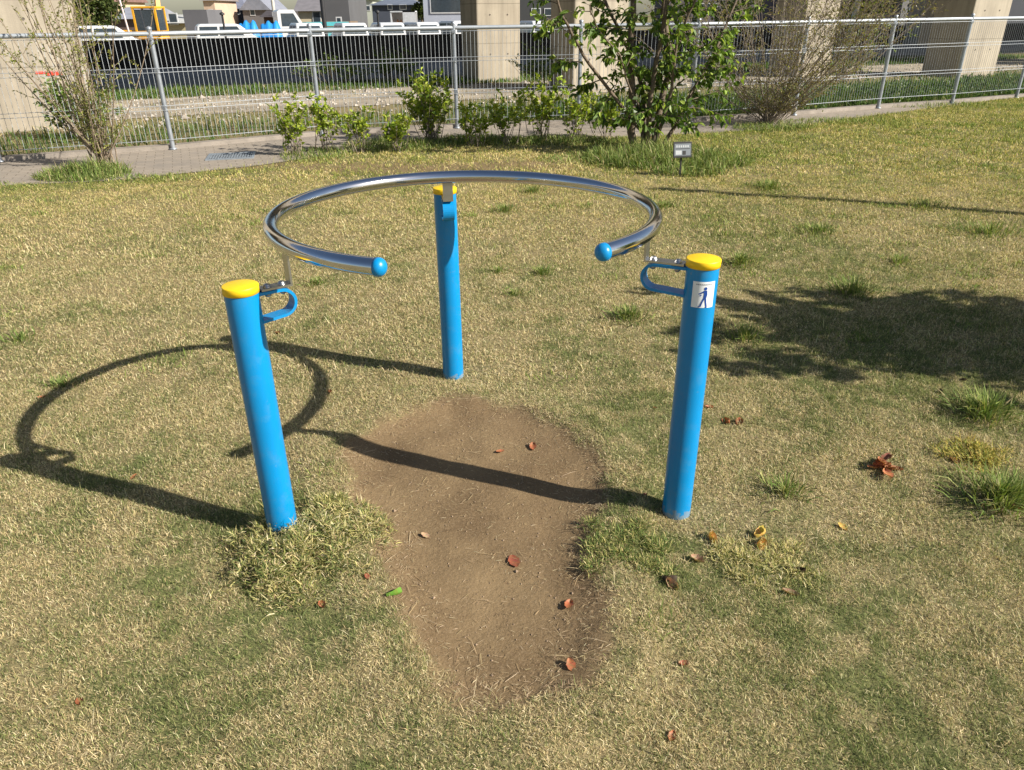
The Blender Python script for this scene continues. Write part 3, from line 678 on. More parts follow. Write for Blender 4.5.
# bare left shrub
def fan_shrub(name, base, nst, height, spread, bark, label, cat, cols, wts, L, W, leafn, subn, lean=0.0, r0=.011, zlow=.55, jitter=.5):
    p_ = Plant(); R = p_.R
    for k in range(nst):
        a = R.uniform(0, 6.28); q = R.random()**.6
        top = Vector((math.cos(a)*spread*q+lean, math.sin(a)*spread*q*.7, height*R.uniform(.75, 1.1)*(1-.12*q)))
        b0 = Vector((R.gauss(0, .07), R.gauss(0, .06), 0)); kk = R.uniform(.35, .85); mid = b0+Vector((top.x*kk+R.gauss(0, .08), top.y*kk, top.z*R.uniform(.38, .55)))
        pts = bez(b0, mid, top, 12); p_.branch(pts, r0*R.uniform(.6, 1.1), .0022, 5)
        for j in range(2, 13):
            for _ in range(subn):
                if R.random() < .8:
                    d = (pts[j]-pts[j-1]).normalized()+Vector((R.gauss(0, jitter), R.gauss(0, jitter), R.gauss(.05, .25)))
                    p_.twig(pts[j-1], d, R.uniform(.10, .34), .0028, leafn, 1, 0, 4)
    return p_.finish(name, base, bark, label, cat, L=L, W=W, cols=cols, wts=wts)
b_ = gp(104, 166)
fan_shrub('bare_shrub', (b_[0], b_[1], 0), 30, 2.3, 1.15, M['twig'], 'upright nearly bare shrub with tiny budding leaves before the left concrete pier', 'shrub', [(.22, .24, .05), (.30, .30, .07), (.16, .2, .05)], (2, 2, 1), .030, .018, 9, 1, lean=-.12, r0=.010)
b_ = gp(768, 124)
fan_shrub('twiggy_shrub', (b_[0], b_[1], 0), 72, 2.6, 2.9, M['twig_red'], 'broad twiggy brown shrub with sparse leaves right of the leafy tree', 'shrub', [(.24, .22, .06), (.20, .15, .07), (.3, .28, .08)], (2, 2, 1), .030, .019, 4, 3, lean=.2, r0=.0065, jitter=.75)
# leafy climber/bush behind fence at right of pier
p_ = Plant(); R = p_.R
for k in range(26):
    b0 = Vector((R.gauss(0, .25), R.gauss(0, .2), 0)); top = Vector((R.gauss(0, .75), R.gauss(0, .4), R.uniform(1.2, 3.0))); pts = bez(b0, (b0+top)/2+Vector((0, 0, .3)), top, 8); p_.branch(pts, .012, .003, 5)
    for j in range(1, 9):
        for _ in range(2): p_.twig(pts[j], Vector((R.gauss(0, 1), R.gauss(0, 1), R.gauss(0, .5))), .3, .003, 7, 0, .1, 4)
bb = gp(845, 84); p_.finish('leafy_bush', (bb[0], bb[1], 0), M['twig'], 'yellow-green leafy bush behind the fence beside the pier at right', 'bush', L=.05, W=.035, cols=[(.17, .22, .04), (.24, .26, .05), (.10, .14, .03)], wts=(2, 2, 1.5))
# low hedge shrubs along lawn edge
HS = [(292, 157, .62, .30, 14, 'first low shrub of the row from the left, sparse stems'), (322, 152, .66, .26, 12, 'low shrub in front of the second fence post from the drain cover'), (357, 155, .48, .2, 9, 'short sparse shrub between the two wider low shrubs left of centre'),
      (396, 154, .40, .24, 12, 'short dense shrub at the left foot of the roundest low shrub'), (430, 143, .78, .42, 40, 'roundest and tallest low shrub, bright green in front of the centre-left fence post'), (474, 148, .46, .22, 12, 'short shrub right of the roundest low shrub'),
      (508, 146, .60, .25, 12, 'low shrub before the middle concrete pier'), (541, 142, .72, .30, 18, 'tall loose low shrub between the middle piers'), (578, 142, .66, .28, 14, 'low shrub just left of the leafy tree, below its long branch'), (607, 140, .5, .25, 12, 'rightmost low shrub of the row, half under the leafy tree')]
for px, py, h, r, ns, lab in HS:
    x, y = gp(px, py); p_ = Plant(); R = p_.R; y += .15
    for k in range(ns):
        a = R.uniform(0, 6.28); q = R.random()**.5*r; top = Vector((math.cos(a)*q, math.sin(a)*q, h*R.uniform(.55, 1.05))); b0 = Vector((R.gauss(0, .06), R.gauss(0, .05), 0))
        pts = bez(b0, b0+Vector((top.x*.5, top.y*.5, top.z*.5)), top, 6); p_.branch(pts, .0055, .002, 5)
        for j in range(1, 7):
            if j > 2 or R.random() < .25: p_.twig(pts[j], Vector((R.gauss(0, .6), R.gauss(0, .6), .8)), .09, .0018, 8 if j > 2 else 3, 0, 0, 4)
    p_.finish('low_shrub', (x, y, 0), M['twig_red'], lab, 'shrub', 'low shrubs in a row along the lawn edge', L=.062, W=.040, cols=YG, wts=(4, 4, 2, 2))
# off-view bush whose shadow crosses the lawn
p_ = Plant(); R = p_.R
for k in range(170):
    b0 = Vector((R.gauss(0, .05), R.gauss(0, .05), 0)); top = Vector((R.gauss(0, .5), R.gauss(0, .26), R.uniform(1.0, 1.95))); pts = bez(b0, b0+Vector((0, 0, .8)), top, 7); p_.branch(pts, .010, .003, 5)
    for j in range(3, 8):
        p_.twig(pts[j], Vector((R.gauss(0, 1), R.gauss(0, 1), R.gauss(0, .5))), .28, .003, 9, 1, .1, 4)
p_.finish('round_bush', (4.42, 2.90, 0), M['twig'], 'round dense bush off to the right whose shadow lies across the lawn', 'bush', L=.10, W=.065, cols=YG, wts=(2, 2, 3, 1))
# off-view slim pole (thin shadow on far lawn)
pr_o = empty('signpost', (6.5, 5.45, 0), 0, 'slim grey post off to the right casting the thin shadow over the lawn', 'post')
MB().tube([(0, 0, 0), (0, 0, 3.6)], .06, 12).build('pole', M['galv'], pr_o); MB().box((0, -.01, 3.45), (.35, .03, .3)).build('plate', M['galv'], pr_o)

# ------------------------------------------------------------------ plant label sign
sx, sy = gp(680, 176); sg = empty('plant_label', (sx, sy, 0), math.radians(8), 'small black framed label plate on a short stake in the tall grass', 'sign')
MB().box((0, .012, .14), (.018, .01, .30), rx=math.radians(0)).build('stake', M['black'], sg)
MB().box((0, 0, .27), (.20, .012, .16), rx=math.radians(-12), bev=.003).build('plate', M['black'], sg)
mb = MB(); Mt = Matrix.Translation((0, 0, .27)) @ Matrix.Rotation(math.radians(-12), 4, 'X')
def q2(x0, x1, z0, z1, off, m): mb.add([Mt @ Vector(p) for p in ((x0, off, z0), (x1, off, z0), (x1, off, z1), (x0, off, z1))], [(0, 1, 2, 3)], m)
q2(-.088, .088, -.060, .060, -.0075, 0); 
for k in range(6): q2(-.07+k*.024, -.07+k*.024+.016, .022, .044, -.0085, 1)
q2(-.08, .08, .006, .012, -.0085, 2); q2(-.075, -.01, -.05, -.008, -.0085, 1); q2(.0, .035, -.052, -.012, -.0085, 2)
mb.build('printed_face', [mat('label_grey', (.16, .18, .20), .5), mat('label_white', (.42, .44, .45), .5), M['black']], sg)

# ------------------------------------------------------------------ drain cover
dc = [gp(*p) for p in ((211, 153.5), (212, 161.5), (253, 160.5), (249, 152.5))]
cx = sum(p[0] for p in dc)/4; cy = sum(p[1] for p in dc)/4
dr = empty('drain_cover', (cx, cy, .006), math.radians(14), 'blue-grey steel drain grating set in the block path at left', 'drain cover')
M['grate'] = mat('grate_steel', (.25, .28, .31), .45, .3, var=.2, vscale=20)
fr = MB()
for c, d in (((0, .22, .006), (.56, .03, .012)), ((0, -.22, .006), (.56, .03, .012)), ((.265, 0, .006), (.03, .41, .012)), ((-.265, 0, .006), (.03, .41, .012))): fr.box(c, d)
fr.build('frame', M['grate'], dr)
g_ = MB()
for k in range(16): g_.box((-.235+k*.0313, 0, .005), (.012, .408, .008))
for k in range(4): g_.box((0, -.15+k*.1, .0045), (.498, .012, .006))
g_.build('grating', M['grate'], dr); MB().box((0, 0, -.001), (.5, .41, .004)).build('pit', M['black'], dr)

# ------------------------------------------------------------------ fallen leaves
def fallen(px, py, size, cols, label, curl=.5, n=1, up=.0, name='fallen_leaf', asp=.62):
    x, y = gp(px, py); z0 = float(gheight(np.array([x]), np.array([y]))[0]); R = rnd
    mb = MB(); cl = []
    for q in range(n):
        a = R.uniform(0, 6.28); K = 9; tilt = R.uniform(-.4, .4)*(n > 1)+up; off = Vector((R.gauss(0, size*.38), R.gauss(0, size*.3), size*.06*q)) if n > 1 else Vector((0, 0, .004))
        Rm = Matrix.Rotation(a, 3, 'Z') @ Matrix.Rotation(tilt, 3, 'X') @ Matrix.Rotation(R.uniform(-.3, .3), 3, 'Y')
        vs = []; lim = []
        for i in range(K+1):
            t = i/K; wdt = size*asp*math.sin(math.pi*min(1, t*.95+.03))**.7*.5*(1+.12*math.sin(i*2.3+a))
            for j in range(-2, 3):
                u = j/2; zc = curl*size*(.28*u*u+.22*(t-.5)**2+.05*math.sin(5*t+3*u+a)); vs.append(off+Rm @ Vector(((t-.5)*size, u*wdt, zc)))
        fs = [(i*5+j, (i+1)*5+j, (i+1)*5+j+1, i*5+j+1) for i in range(K) for j in range(4)]
        mb.add(vs, fs, 0, True)
        c = R.choice(cols); cl += [(c[0]*R.uniform(.75, 1.2), c[1]*R.uniform(.75, 1.2), c[2], 1) for _ in vs]
    o = mb.build(name, M['dryleaf']); at_ = o.data.attributes.new('Col', 'FLOAT_COLOR', 'POINT'); at_.data.foreach_set('color', np.array(cl, 'f4').ravel())
    o.location = (x, y, z0+.0005); return tag(o, label, 'leaf', 'fallen leaves on the lawn and soil')
OR = [(.33, .115, .05), (.27, .09, .045)]; BR = [(.30, .10, .045), (.22, .08, .04), (.36, .14, .06)]; YE = [(.62, .42, .10), (.55, .32, .08)]; TN = [(.42, .28, .16), (.35, .22, .12)]; DK = [(.07, .045, .03), (.1, .06, .04)]
for a in [(888, 467, .062, BR+[(.45, .18, .08)], 'large crumpled red-brown leaf cluster on the lawn at right', .5, 9, .0), (514, 555, .060, OR, 'orange-brown oval leaf in the middle of the worn soil', .15), (569, 601, .042, OR, 'bright orange round leaf near the right rim of the soil', .5),
          (571, 663, .040, OR, 'dull orange leaf low on the soil near its right rim', .3), (736, 420, .05, BR, 'brown curled leaf right of the sticker post, upper of the two', 1.0, 2, .4), (709, 407, .035, BR, 'small brown leaf just right of the sticker post shaft', .8),
          (706, 538, .045, YE+OR, 'orange-yellow curled leaf just below the sticker post base', 1.4, 2, .6), (755, 538, .05, TN+YE, 'tan cupped leaf casting a shadow right of the orange-yellow one', 1.5, 2, .6), (697, 560, .045, TN, 'crinkled pale brown leaf below the orange-yellow one', 1.0),
          (676, 580, .045, TN+DK, 'folded brown leaf at the right of the mossy clump', 1.6, 2, .7), (795, 571, .06, DK, 'dark narrow curled leaf at the right of the pale clump', .8, 1, .2, 'fallen_leaf', .3), (790, 594, .05, TN, 'thin tan leaf below the dark curled leaf', .7, 1, 0, 'fallen_leaf', .35),
          (843, 525, .038, YE, 'yellow chip of leaf on open lawn below the large cluster', .4), (322, 605, .035, OR, 'orange-red leaf low in the grass clump at the left post', .6), (368, 580, .026, OR, 'tiny red leaf on the right side of the left grass clump', .5),
          (395, 597, .05, [(.12, .25, .03)], 'fresh green leaf standing at the left rim of the soil', .9, 1, .9), (425, 531, .034, TN+OR, 'pale reddish leaf on the left part of the soil', .4), (500, 447, .034, OR+TN, 'faint reddish leaf in the soil above the shadow stripe, left one', .4), (533, 443, .045, OR, 'reddish leaf in the soil above the shadow stripe, right one', .5),
          (330, 391, .03, DK+BR, 'dark leaf beside the right end of the ring shadow', 1.0), (134, 478, .03, OR, 'orange leaf inside the ring shadow near its lower rim', .5), (645, 497, .022, OR, 'tiny orange-red leaf left of the sticker post base', .5), (655, 408, .018, BR, 'brown speck of leaf left of the sticker post shaft', .5),
          (278, 333, .04, BR, 'dull brown leaf right of the left post under its bracket', .7), (42, 398, .035, TN+BR, 'brown leaf on the ring shadow at the far left arc', .6), (80, 703, .03, TN+BR, 'small brown leaf in the lower left corner of the lawn', .6), (672, 738, .03, BR, 'small dark red leaf near the bottom edge, right of centre', .6), (684, 665, .03, BR, 'small red-brown leaf right of the soil in the lower lawn', .6),
          (1018, 507, .05, OR+BR, 'reddish leaf at the very right edge below the dense tuft', .6), (955, 461, .04, OR+BR, 'dull orange leaf left of the yellow-brown clump at right', .5), (940, 392, .03, DK+BR, 'dark leaf near the right end of the broad shadow', 1.0), (963, 380, .03, DK+BR, 'dark leaf above the tall tuft near the right edge', 1.0)]:
    fallen(*a)

# ------------------------------------------------------------------ mesh fence
fe = empty('mesh_fence', (FENCE[0][0], FENCE[0][1], 0), 0, 'galvanised wire mesh fence with round top rail along the path', 'fence')
fo = Vector((FENCE[0][0], FENCE[0][1], 0))
def ftop(x): return 1.385+.05*min(1, max(0, (x+4.4)/12.6))
for k, (x, y) in enumerate(FENCE):
    zt = ftop(x)
    p = MB(); p.tube([Vector((x, y, -.1))-fo, Vector((x, y, zt+.045))-fo], .030, 14); p.lathe([(.034, 0), (.034, .02), (.0005, .035)], Vector((x, y, zt+.04))-fo, 14); p.lathe([(.05, .012), (.05, .02), (.031, .024)], Vector((x, y, 0))-fo, 14)
    post = p.build('fence_post', M['galv'], fe)
    for z in (zt-.06, zt-.42, zt-.86): MB().box(Vector((x+.0, y-.034, z))-fo, (.05, .03, .045), 0, bev=.004).build('clamp', M['galv'], post)
for a, b in zip(FENCE[:-1], FENCE[1:]):
    A = Vector((a[0], a[1], 0))-fo; B = Vector((b[0], b[1], 0))-fo; za, zb = ftop(a[0]), ftop(b[0]); D = (B-A); L = D.length; u = D.normalized(); nv = Vector((u.y, -u.x, 0))*.042
    MB().tube([A+nv*0.0+u*.0+Vector((0, 0, za-.012)), B+Vector((0, 0, zb-.012))], .027, 10).build('top_rail', M['rib'], fe)
    p = MB(); nw = int(L/.058)
    def zz(t, dz): return za+(zb-za)*t+dz
    for i in range(1, nw):
        t = i/nw; q = A+D*t+nv
        p.tube([q+Vector((0, 0, zz(t, -.05))), q+Vector((0, 0, zz(t, -1.27)))], .0027, 4, cap=False, sm=False)
    for dz in (-.055, -.40, -.45, -.84, -.89, -1.25):
        p.tube([A+nv*1.1+Vector((0, 0, za+dz)), B+nv*1.1+Vector((0, 0, zb+dz))], .0034, 5, cap=False)
    p.build('mesh_panel', M['rib'], fe)

# ------------------------------------------------------------------ viaduct
def concrete():
    m = bpy.data.materials.new('pier_concrete'); m.use_nodes = True; t = m.node_tree; b = t.nodes['Principled BSDF']; b.inputs['Roughness'].default_value = .9; b.inputs['Specular IOR Level'].default_value = .2
    c = noise_mix(t, 1.3, (.44, .385, .30), (.37, .32, .25), .35, .65)
    c = noise_mix(t, 9, c, (.30, .26, .20), .58, .85)
    tc = N(t, 'ShaderNodeTexCoord'); sp = N(t, 'ShaderNodeSeparateXYZ'); t.links.new(tc.outputs['Object'], sp.inputs[0])
    # form lines each .9 m
    mth = N(t, 'ShaderNodeMath', operation='PINGPONG'); mth.inputs[1].default_value = .45; t.links.new(sp.outputs['Z'], mth.inputs[0])
    r_ = N(t, 'ShaderNodeMapRange'); r_.inputs[1].default_value = 0; r_.inputs[2].default_value = .014; r_.inputs[3].default_value = .55; r_.inputs[4].default_value = 1
    t.links.new(mth.outputs[0], r_.inputs[0]); sc = N(t, 'ShaderNodeVectorMath', operation='SCALE'); t.links.new(c, sc.inputs[0]); t.links.new(r_.outputs[0], sc.inputs['Scale'])
    # vertical streaks
    mp = N(t, 'ShaderNodeMapping'); mp.inputs['Scale'].default_value = (7, 7, .5); t.links.new(tc.outputs['Object'], mp.inputs[0]); nz = N(t, 'ShaderNodeTexNoise'); nz.inputs['Scale'].default_value = 1; nz.inputs['Detail'].default_value = 5; t.links.new(mp.outputs[0], nz.inputs['Vector'])
    r2 = N(t, 'ShaderNodeMapRange'); r2.inputs[1].default_value = .35; r2.inputs[2].default_value = .7; r2.inputs[3].default_value = 1.05; r2.inputs[4].default_value = .74; t.links.new(nz.outputs['Fac'], r2.inputs[0])
    s2 = N(t, 'ShaderNodeVectorMath', operation='SCALE'); t.links.new(sc.outputs[0], s2.inputs[0]); t.links.new(r2.outputs[0], s2.inputs['Scale'])
    t.links.new(s2.outputs[0], b.inputs['Base Color'])
    bp = N(t, 'ShaderNodeBump'); bp.inputs['Strength'].default_value = .3; bp.inputs['Distance'].default_value = .01; t.links.new(nz.outputs['Fac'], bp.inputs['Height']); t.links.new(bp.outputs[0], b.inputs['Normal'])
    return m
M['conc'] = concrete()
BR_ = math.atan2(.42, .907); UZ = 6.3
va = empty('viaduct', (0, 0, 0), BR_, 'concrete railway viaduct on big square beige piers beyond the fence', 'viaduct')
def l2(x, y): return (x*TD[0]+y*TD[1], x*ND[0]+y*ND[1])      # world -> viaduct axes (s,d)
MB().box((0, (14.3+29)/2, UZ+.5), (240, 14.7, 1.0)).box((0, 14.25, UZ+1.3), (240, .3, 1.6)).box((0, 29.0, UZ+1.3), (240, .3, 1.6)).build('deck', M['conc'], va)
piers = [((-8.45, 11.56), 2.12, 1.1), ((1.40, 17.75), 1.36, 1.1), ((11.55, 20.70), 1.40, 1.1), ((-.80, 20.6), 1.20, 1.1), ((7.55, 21.15), 1.14, 1.1), ((18.5, 26.6), 1.3, 1.1), ((20.5, 23.7), 1.4, 1.1), ((-11, 15.3), 1.3, 1.1), ((18.9, 41), 1.3, 1.0)]
for k, (c, wd_, dp) in enumerate(piers[:8]):
    s, d = l2(*c); b = MB().box((s+wd_/2, d+dp/2, (UZ-.5)/2), (wd_, dp, UZ+.5-.004), bev=.03)
    for zz_ in (.65, 1.55): # tie holes
        for f_ in (.3, .7): b.lathe([(.0005, .0), (.018, .0), (.02, .003)], (s+wd_*f_, d-.0025, zz_), 10, m=1, axis=(0, -1, 0))
    po = b.build('pier', [M['conc'], mat('tie_hole', (.12, .10, .08), .9)], va)
    if k == 0:
        r_ = MB().box((s+1.62, d-.004, .82), (.34, .006, .035)).box((s+1.70, d-.005, .80), (.2, .006, .05)).build('paint_mark', mat('red_paint', (.65, .06, .03), .6, var=.3, vscale=30), po); r_['label'] = 'short red painted mark'

# ------------------------------------------------------------------ dark wall in the shade, cars, far things
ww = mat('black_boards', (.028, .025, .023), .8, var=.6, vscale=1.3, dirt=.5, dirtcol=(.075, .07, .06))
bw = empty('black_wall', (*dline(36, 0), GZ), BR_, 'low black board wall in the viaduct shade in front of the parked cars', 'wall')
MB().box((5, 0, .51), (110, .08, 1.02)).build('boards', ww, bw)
mbp = MB()
for k in range(55): mbp.box((-49+k*2.0, -.07, .49), (.10, .06, .98))
mbp.build('battens', mat('batten', (.05, .05, .05), .8), bw)
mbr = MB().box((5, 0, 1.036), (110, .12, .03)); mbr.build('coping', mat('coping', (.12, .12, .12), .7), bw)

def car(name, px, Yc, rz, label, L=3.4, Wd=1.48, Ht=1.5, paint=None, group=None, truck=False, cat='car'):
    """side profile along local x, width along y"""
    p = at(px, 22, Yc); r = empty(name, (p.x, Yc, GZ+.015), rz, label, cat, group); paint = paint or M['white']
    h = Ht; nose = L/2
    body = [(-nose, .30), (-nose, .78), (-nose+.06, .88), (nose-.75, .95), (nose-.15, .80), (nose, .62), (nose, .28), (nose-.1, .22), (-nose+.1, .22)]
    b = MB(); b.prism(body, -Wd/2, Wd/2); bo = b.build('body', paint, r); bv = bo.modifiers.new('b', 'BEVEL'); bv.width = .05; bv.segments = 2; bv.limit_method = 'ANGLE'
    if truck: cab = [(nose-1.35, .88), (nose-1.30, h-.05), (nose-1.2, h), (nose-.62, h), (nose-.5, h-.06), (nose-.1, .90), (nose-.1, .8)]
    else: cab = [(-nose+.03, .86), (-nose+.16, h-.10), (-nose+.30, h), (nose-1.55, h), (nose-1.35, h-.05), (nose-.66, .94)]
    y0 = Wd/2-.10; y1 = Wd/2-.02
    n_ = len(cab); vs = []
    for sgn in (-1, 1):
        for x_, z_ in cab:
            t = (z_-.86)/(h-.86); vs.append((x_, sgn*(y1*(1-t)+y0*t), z_))
    c = MB(); c.add(vs, [tuple(range(n_)), tuple(range(2*n_-1, n_-1, -1))]+[(i, i+n_, (i+1) % n_+n_, (i+1) % n_) for i in range(n_)])
    cb = c.build('cabin', paint, r); bv = cb.modifiers.new('b', 'BEVEL'); bv.width = .07; bv.segments = 3; bv.limit_method = 'ANGLE'
    # windows: side, front and rear, 3 mm proud
    xs0 = cab[0][0]+.14; xs1 = cab[-2][0]-.12 if not truck else nose-.5
    for sgn in (-1, 1):
        g = MB(); zl, zh = .97, h-.12
        tl_ = (zl-.86)/(h-.86); th_ = (zh-.86)/(h-.86); yl = y1*(1-tl_)+y0*tl_+.004; yh = y1*(1-th_)+y0*th_+.004
        a, e = xs0+.05, (nose-1.5 if not truck else nose-.62); md = (a+e)/2
        for q0, q1, lean in ((a, md-.04, 0), (md+.04, e, .32)):
            g = MB(); g.add([(q0, sgn*yl, zl), (q1+lean, sgn*yl, zl), (q1+.02, sgn*yh, zh), (q0+.04, sgn*yh, zh)], [(0, 1, 2, 3)]); g.build('side_window', M['glass'], cb)
    fx0, fz0 = cab[-2] if truck else cab[-1]; fx1, fz1 = (cab[-3] if truck else cab[-2])
    g = MB(); ex = .012
    fa = (nose-.14, .97) if truck else (nose-.70, .97); fb = (nose-.48, h-.09) if truck else (nose-1.31, h-.09)
    g.add([(fa[0]+ex, -y1+.12, fa[1]), (fa[0]+ex, y1-.12, fa[1]), (fb[0]+ex, y0-.1, fb[1]), (fb[0]+ex, -y0+.1, fb[1])], [(0, 1, 2, 3)]); g.build('windscreen', M['glass'], cb)
    g = MB(); bx0 = cab[0][0]; bx1 = cab[1][0]; hh = cab[1][1]
    def bxx(z): return bx0+(bx1-bx0)*(z-.87)/(hh-.87)-.006
    g.add([(bxx(.99), -y1+.14, .99), (bxx(.99), y1-.14, .99), (bxx(hh-.03), y0-.14, hh-.03), (bxx(hh-.03), -y0+.14, hh-.03)], [(0, 1, 2, 3)]); g.build('rear_window', M['glass'], cb)
    for sx_ in (-nose+.62, nose-.62):
        for sy_ in (-1, 1):
            MB().lathe([(.001, -.08), (.16, -.085), (.24, -.08), (.27, -.05), (.27, .05), (.24, .08), (.16, .085), (.001, .08)], (sx_, sy_*(Wd/2-.06), .27), 20, axis=(0, 1, 0)).build('wheel', M['rubber'], r)
    for sy_ in (-1, 1):
        MB().box((-nose-.005, sy_*(Wd/2-.14), .72), (.03, .12, .2), bev=.006).build('tail_light', mat_red, r)
    return r
mat_red = mat('tail_red', (.4, .01, .01), .3)
KG = 'white cars parked behind the low black wall'
PZ = BR_+math.pi/2
car('parked_car', 229, 41.5, BR_, 'white hatchback seen from the side, left of the blue covered loads', 3.5, 1.5, 1.52, group=KG)
car('parked_car', 104, 39.5, BR_+.1, 'white hatchback half hidden by the bare left shrub', 3.6, 1.55, 1.5, group=KG)
car('parked_car', 303, 42.5, PZ, 'small white car behind the second full fence post', 3.3, 1.48, 1.52, group=KG)
car('parked_car', 347, 43.5, PZ, 'small white car just right of the thick dark pole', 3.3, 1.45, 1.5, group=KG)
car('parked_car', 384, 44, PZ, 'small white car in front of the white storage container', 3.3, 1.45, 1.5, group=KG)
car('parked_car', 416, 44.5, PZ+.12, 'small white car below the dark shop window, left one', 3.3, 1.45, 1.5, group=KG)
car('parked_car', 452, 45, PZ+.12, 'small white car next to the middle pier, right of the other one', 3.3, 1.45, 1.55, group=KG)
car('parked_car', 531, 46, PZ, 'small white car visible in the gap right of the middle pier', 3.3, 1.45, 1.5, group=KG)

# blue covered loads + small truck
blu = mat('blue_tarp', (.02, .24, .62), .5, var=.15, vscale=4, bump=.5, bscale=6); 
def lump(name, px0, px1, py0, Yc, label, m, cat):
    a = at(px0, py0, Yc); b = at(px1, py0, Yc); wd_ = b.x-a.x; hh = a.z-GZ; o = MB(); K = 10; prof = []
    vs = []; 
    for i in range(K+1):
        for j in range(7):
            u = i/K; v = j/6; e = min(1, 6*min(u, 1-u)+.25); f = min(1, 3*min(v, 1-v)+.0)
            vs.append((wd_*(u-.5), 1.4*(v-.5), hh*(e*.85+.15*math.sin(u*9+v*2)**2)*f if 0 < j < 6 else 0))
    o.add(vs, [(i*7+j, (i+1)*7+j, (i+1)*7+j+1, i*7+j+1) for i in range(K) for j in range(6)], 0, True)
    ob = o.build(name, m); ob.location = ((a.x+b.x)/2, Yc, GZ); return tag(ob, label, cat)
lump('covered_load', 237, 258, 20, 45, 'left bright blue tarpaulin-covered load behind the white hatchback', blu, 'tarpaulin')
lump('covered_load', 259, 281, 20.5, 46.5, 'right bright blue tarpaulin-covered load beside the small truck', blu, 'tarpaulin')
p = at(294, 20, 51); tk = empty('small_truck', (p.x, 51, GZ), BR_, 'small white truck with teal stake bed behind the blue loads', 'truck')
b = MB(); b.prism([(-2.4, .35), (-2.4, .8), (.5, .8), (.5, .35)], -.8, .8); b.build('chassis', M['white'], tk)
b = MB(); b.prism([(-1.1, .5), (-1.1, 2.1), (-.95, 2.2), (-.1, 2.2), (.45, 1.3), (.5, .5)], -.82, .82, 0); b.build('cab', M['white'], tk)
for s_ in (-1, 1):
    b = MB(); b.add([(-.9, s_*.825, 1.3), (.22, s_*.825, 1.3), (-.15, s_*.825, 2.0), (-.9, s_*.825, 2.0)], [(0, 1, 2, 3)]); b.build('side_window', M['glass'], tk)
b = MB(); 
for k in range(3): b.box((1.9, 0, .8+k*.3), (2.6, 1.5, .22))
b.build('bed', mat('teal', (.05, .32, .36), .5), tk)
for x_ in (-.4, 2.2):
    for s_ in (-1, 1): MB().lathe([(.001, -.1), (.3, -.1), (.35, -.06), (.35, .06), (.3, .1), (.001, .1)], (x_, s_*.7, .35), 18, axis=(0, 1, 0)).build('wheel', M['rubber'], tk)

# excavator
p = at(151, 10, 47); ex = empty('excavator', (p.x, 47, GZ), 0, 'yellow excavator with glazed cab standing behind the fence at left', 'excavator')
ex.scale = (.84, .84, .9)
yel = mat('machine_yellow', (.72, .36, .02), .4, var=.1, vscale=4, dirt=.3)
MB().box((-1.0, 0, 1.05), (2.0, 2.2, .62), bev=.06).build('body', yel, ex)
for s_ in (-1, 1): MB().box((-.6, s_*1.0, .35), (2.9, .45, .62), bev=.18).build('track', M['rubber'], ex)
cb = MB(); z0, z1 = .95, 2.55; x0, x1, y0, y1 = -.72, .72, -1.15, .3
for xx in (x0, x1):
    for yy in (y0, y1): cb.box((xx, yy, (z0+z1)/2), (.12, .12, z1-z0))
cb.box(((x0+x1)/2, (y0+y1)/2, z1+.05), (1.6, 1.6, .12), bev=.03).box(((x0+x1)/2, (y0+y1)/2, z0+.12), (1.56, 1.57, .46), bev=.03)
cab_ = cb.build('cab', yel, ex)
g = MB(); g.box((0, y0+.01, 1.9), (1.32, .02, 1.16)); g.build('windscreen', M['glass'], cab_); MB().box((x1-.01, -.42, 1.9), (.02, 1.32, 1.16)).build('side_window', M['glass'], cab_); MB().box((x0+.01, -.42, 1.9), (.02, 1.32, 1.16)).build('side_window', M['glass'], cab_)
MB().box((0, y0-.068, 1.2), (.8, .02, .08)).build('vent', M['black'], cab_)
b = MB(); b.tube([(.1, .5, 1.1), (.1, 1.0, 3.0), (.1, 2.4, 4.6), (.1, 3.6, 4.4)], [.22, .2, .18, .12], 4, sm=False); b.build('boom', yel, ex)

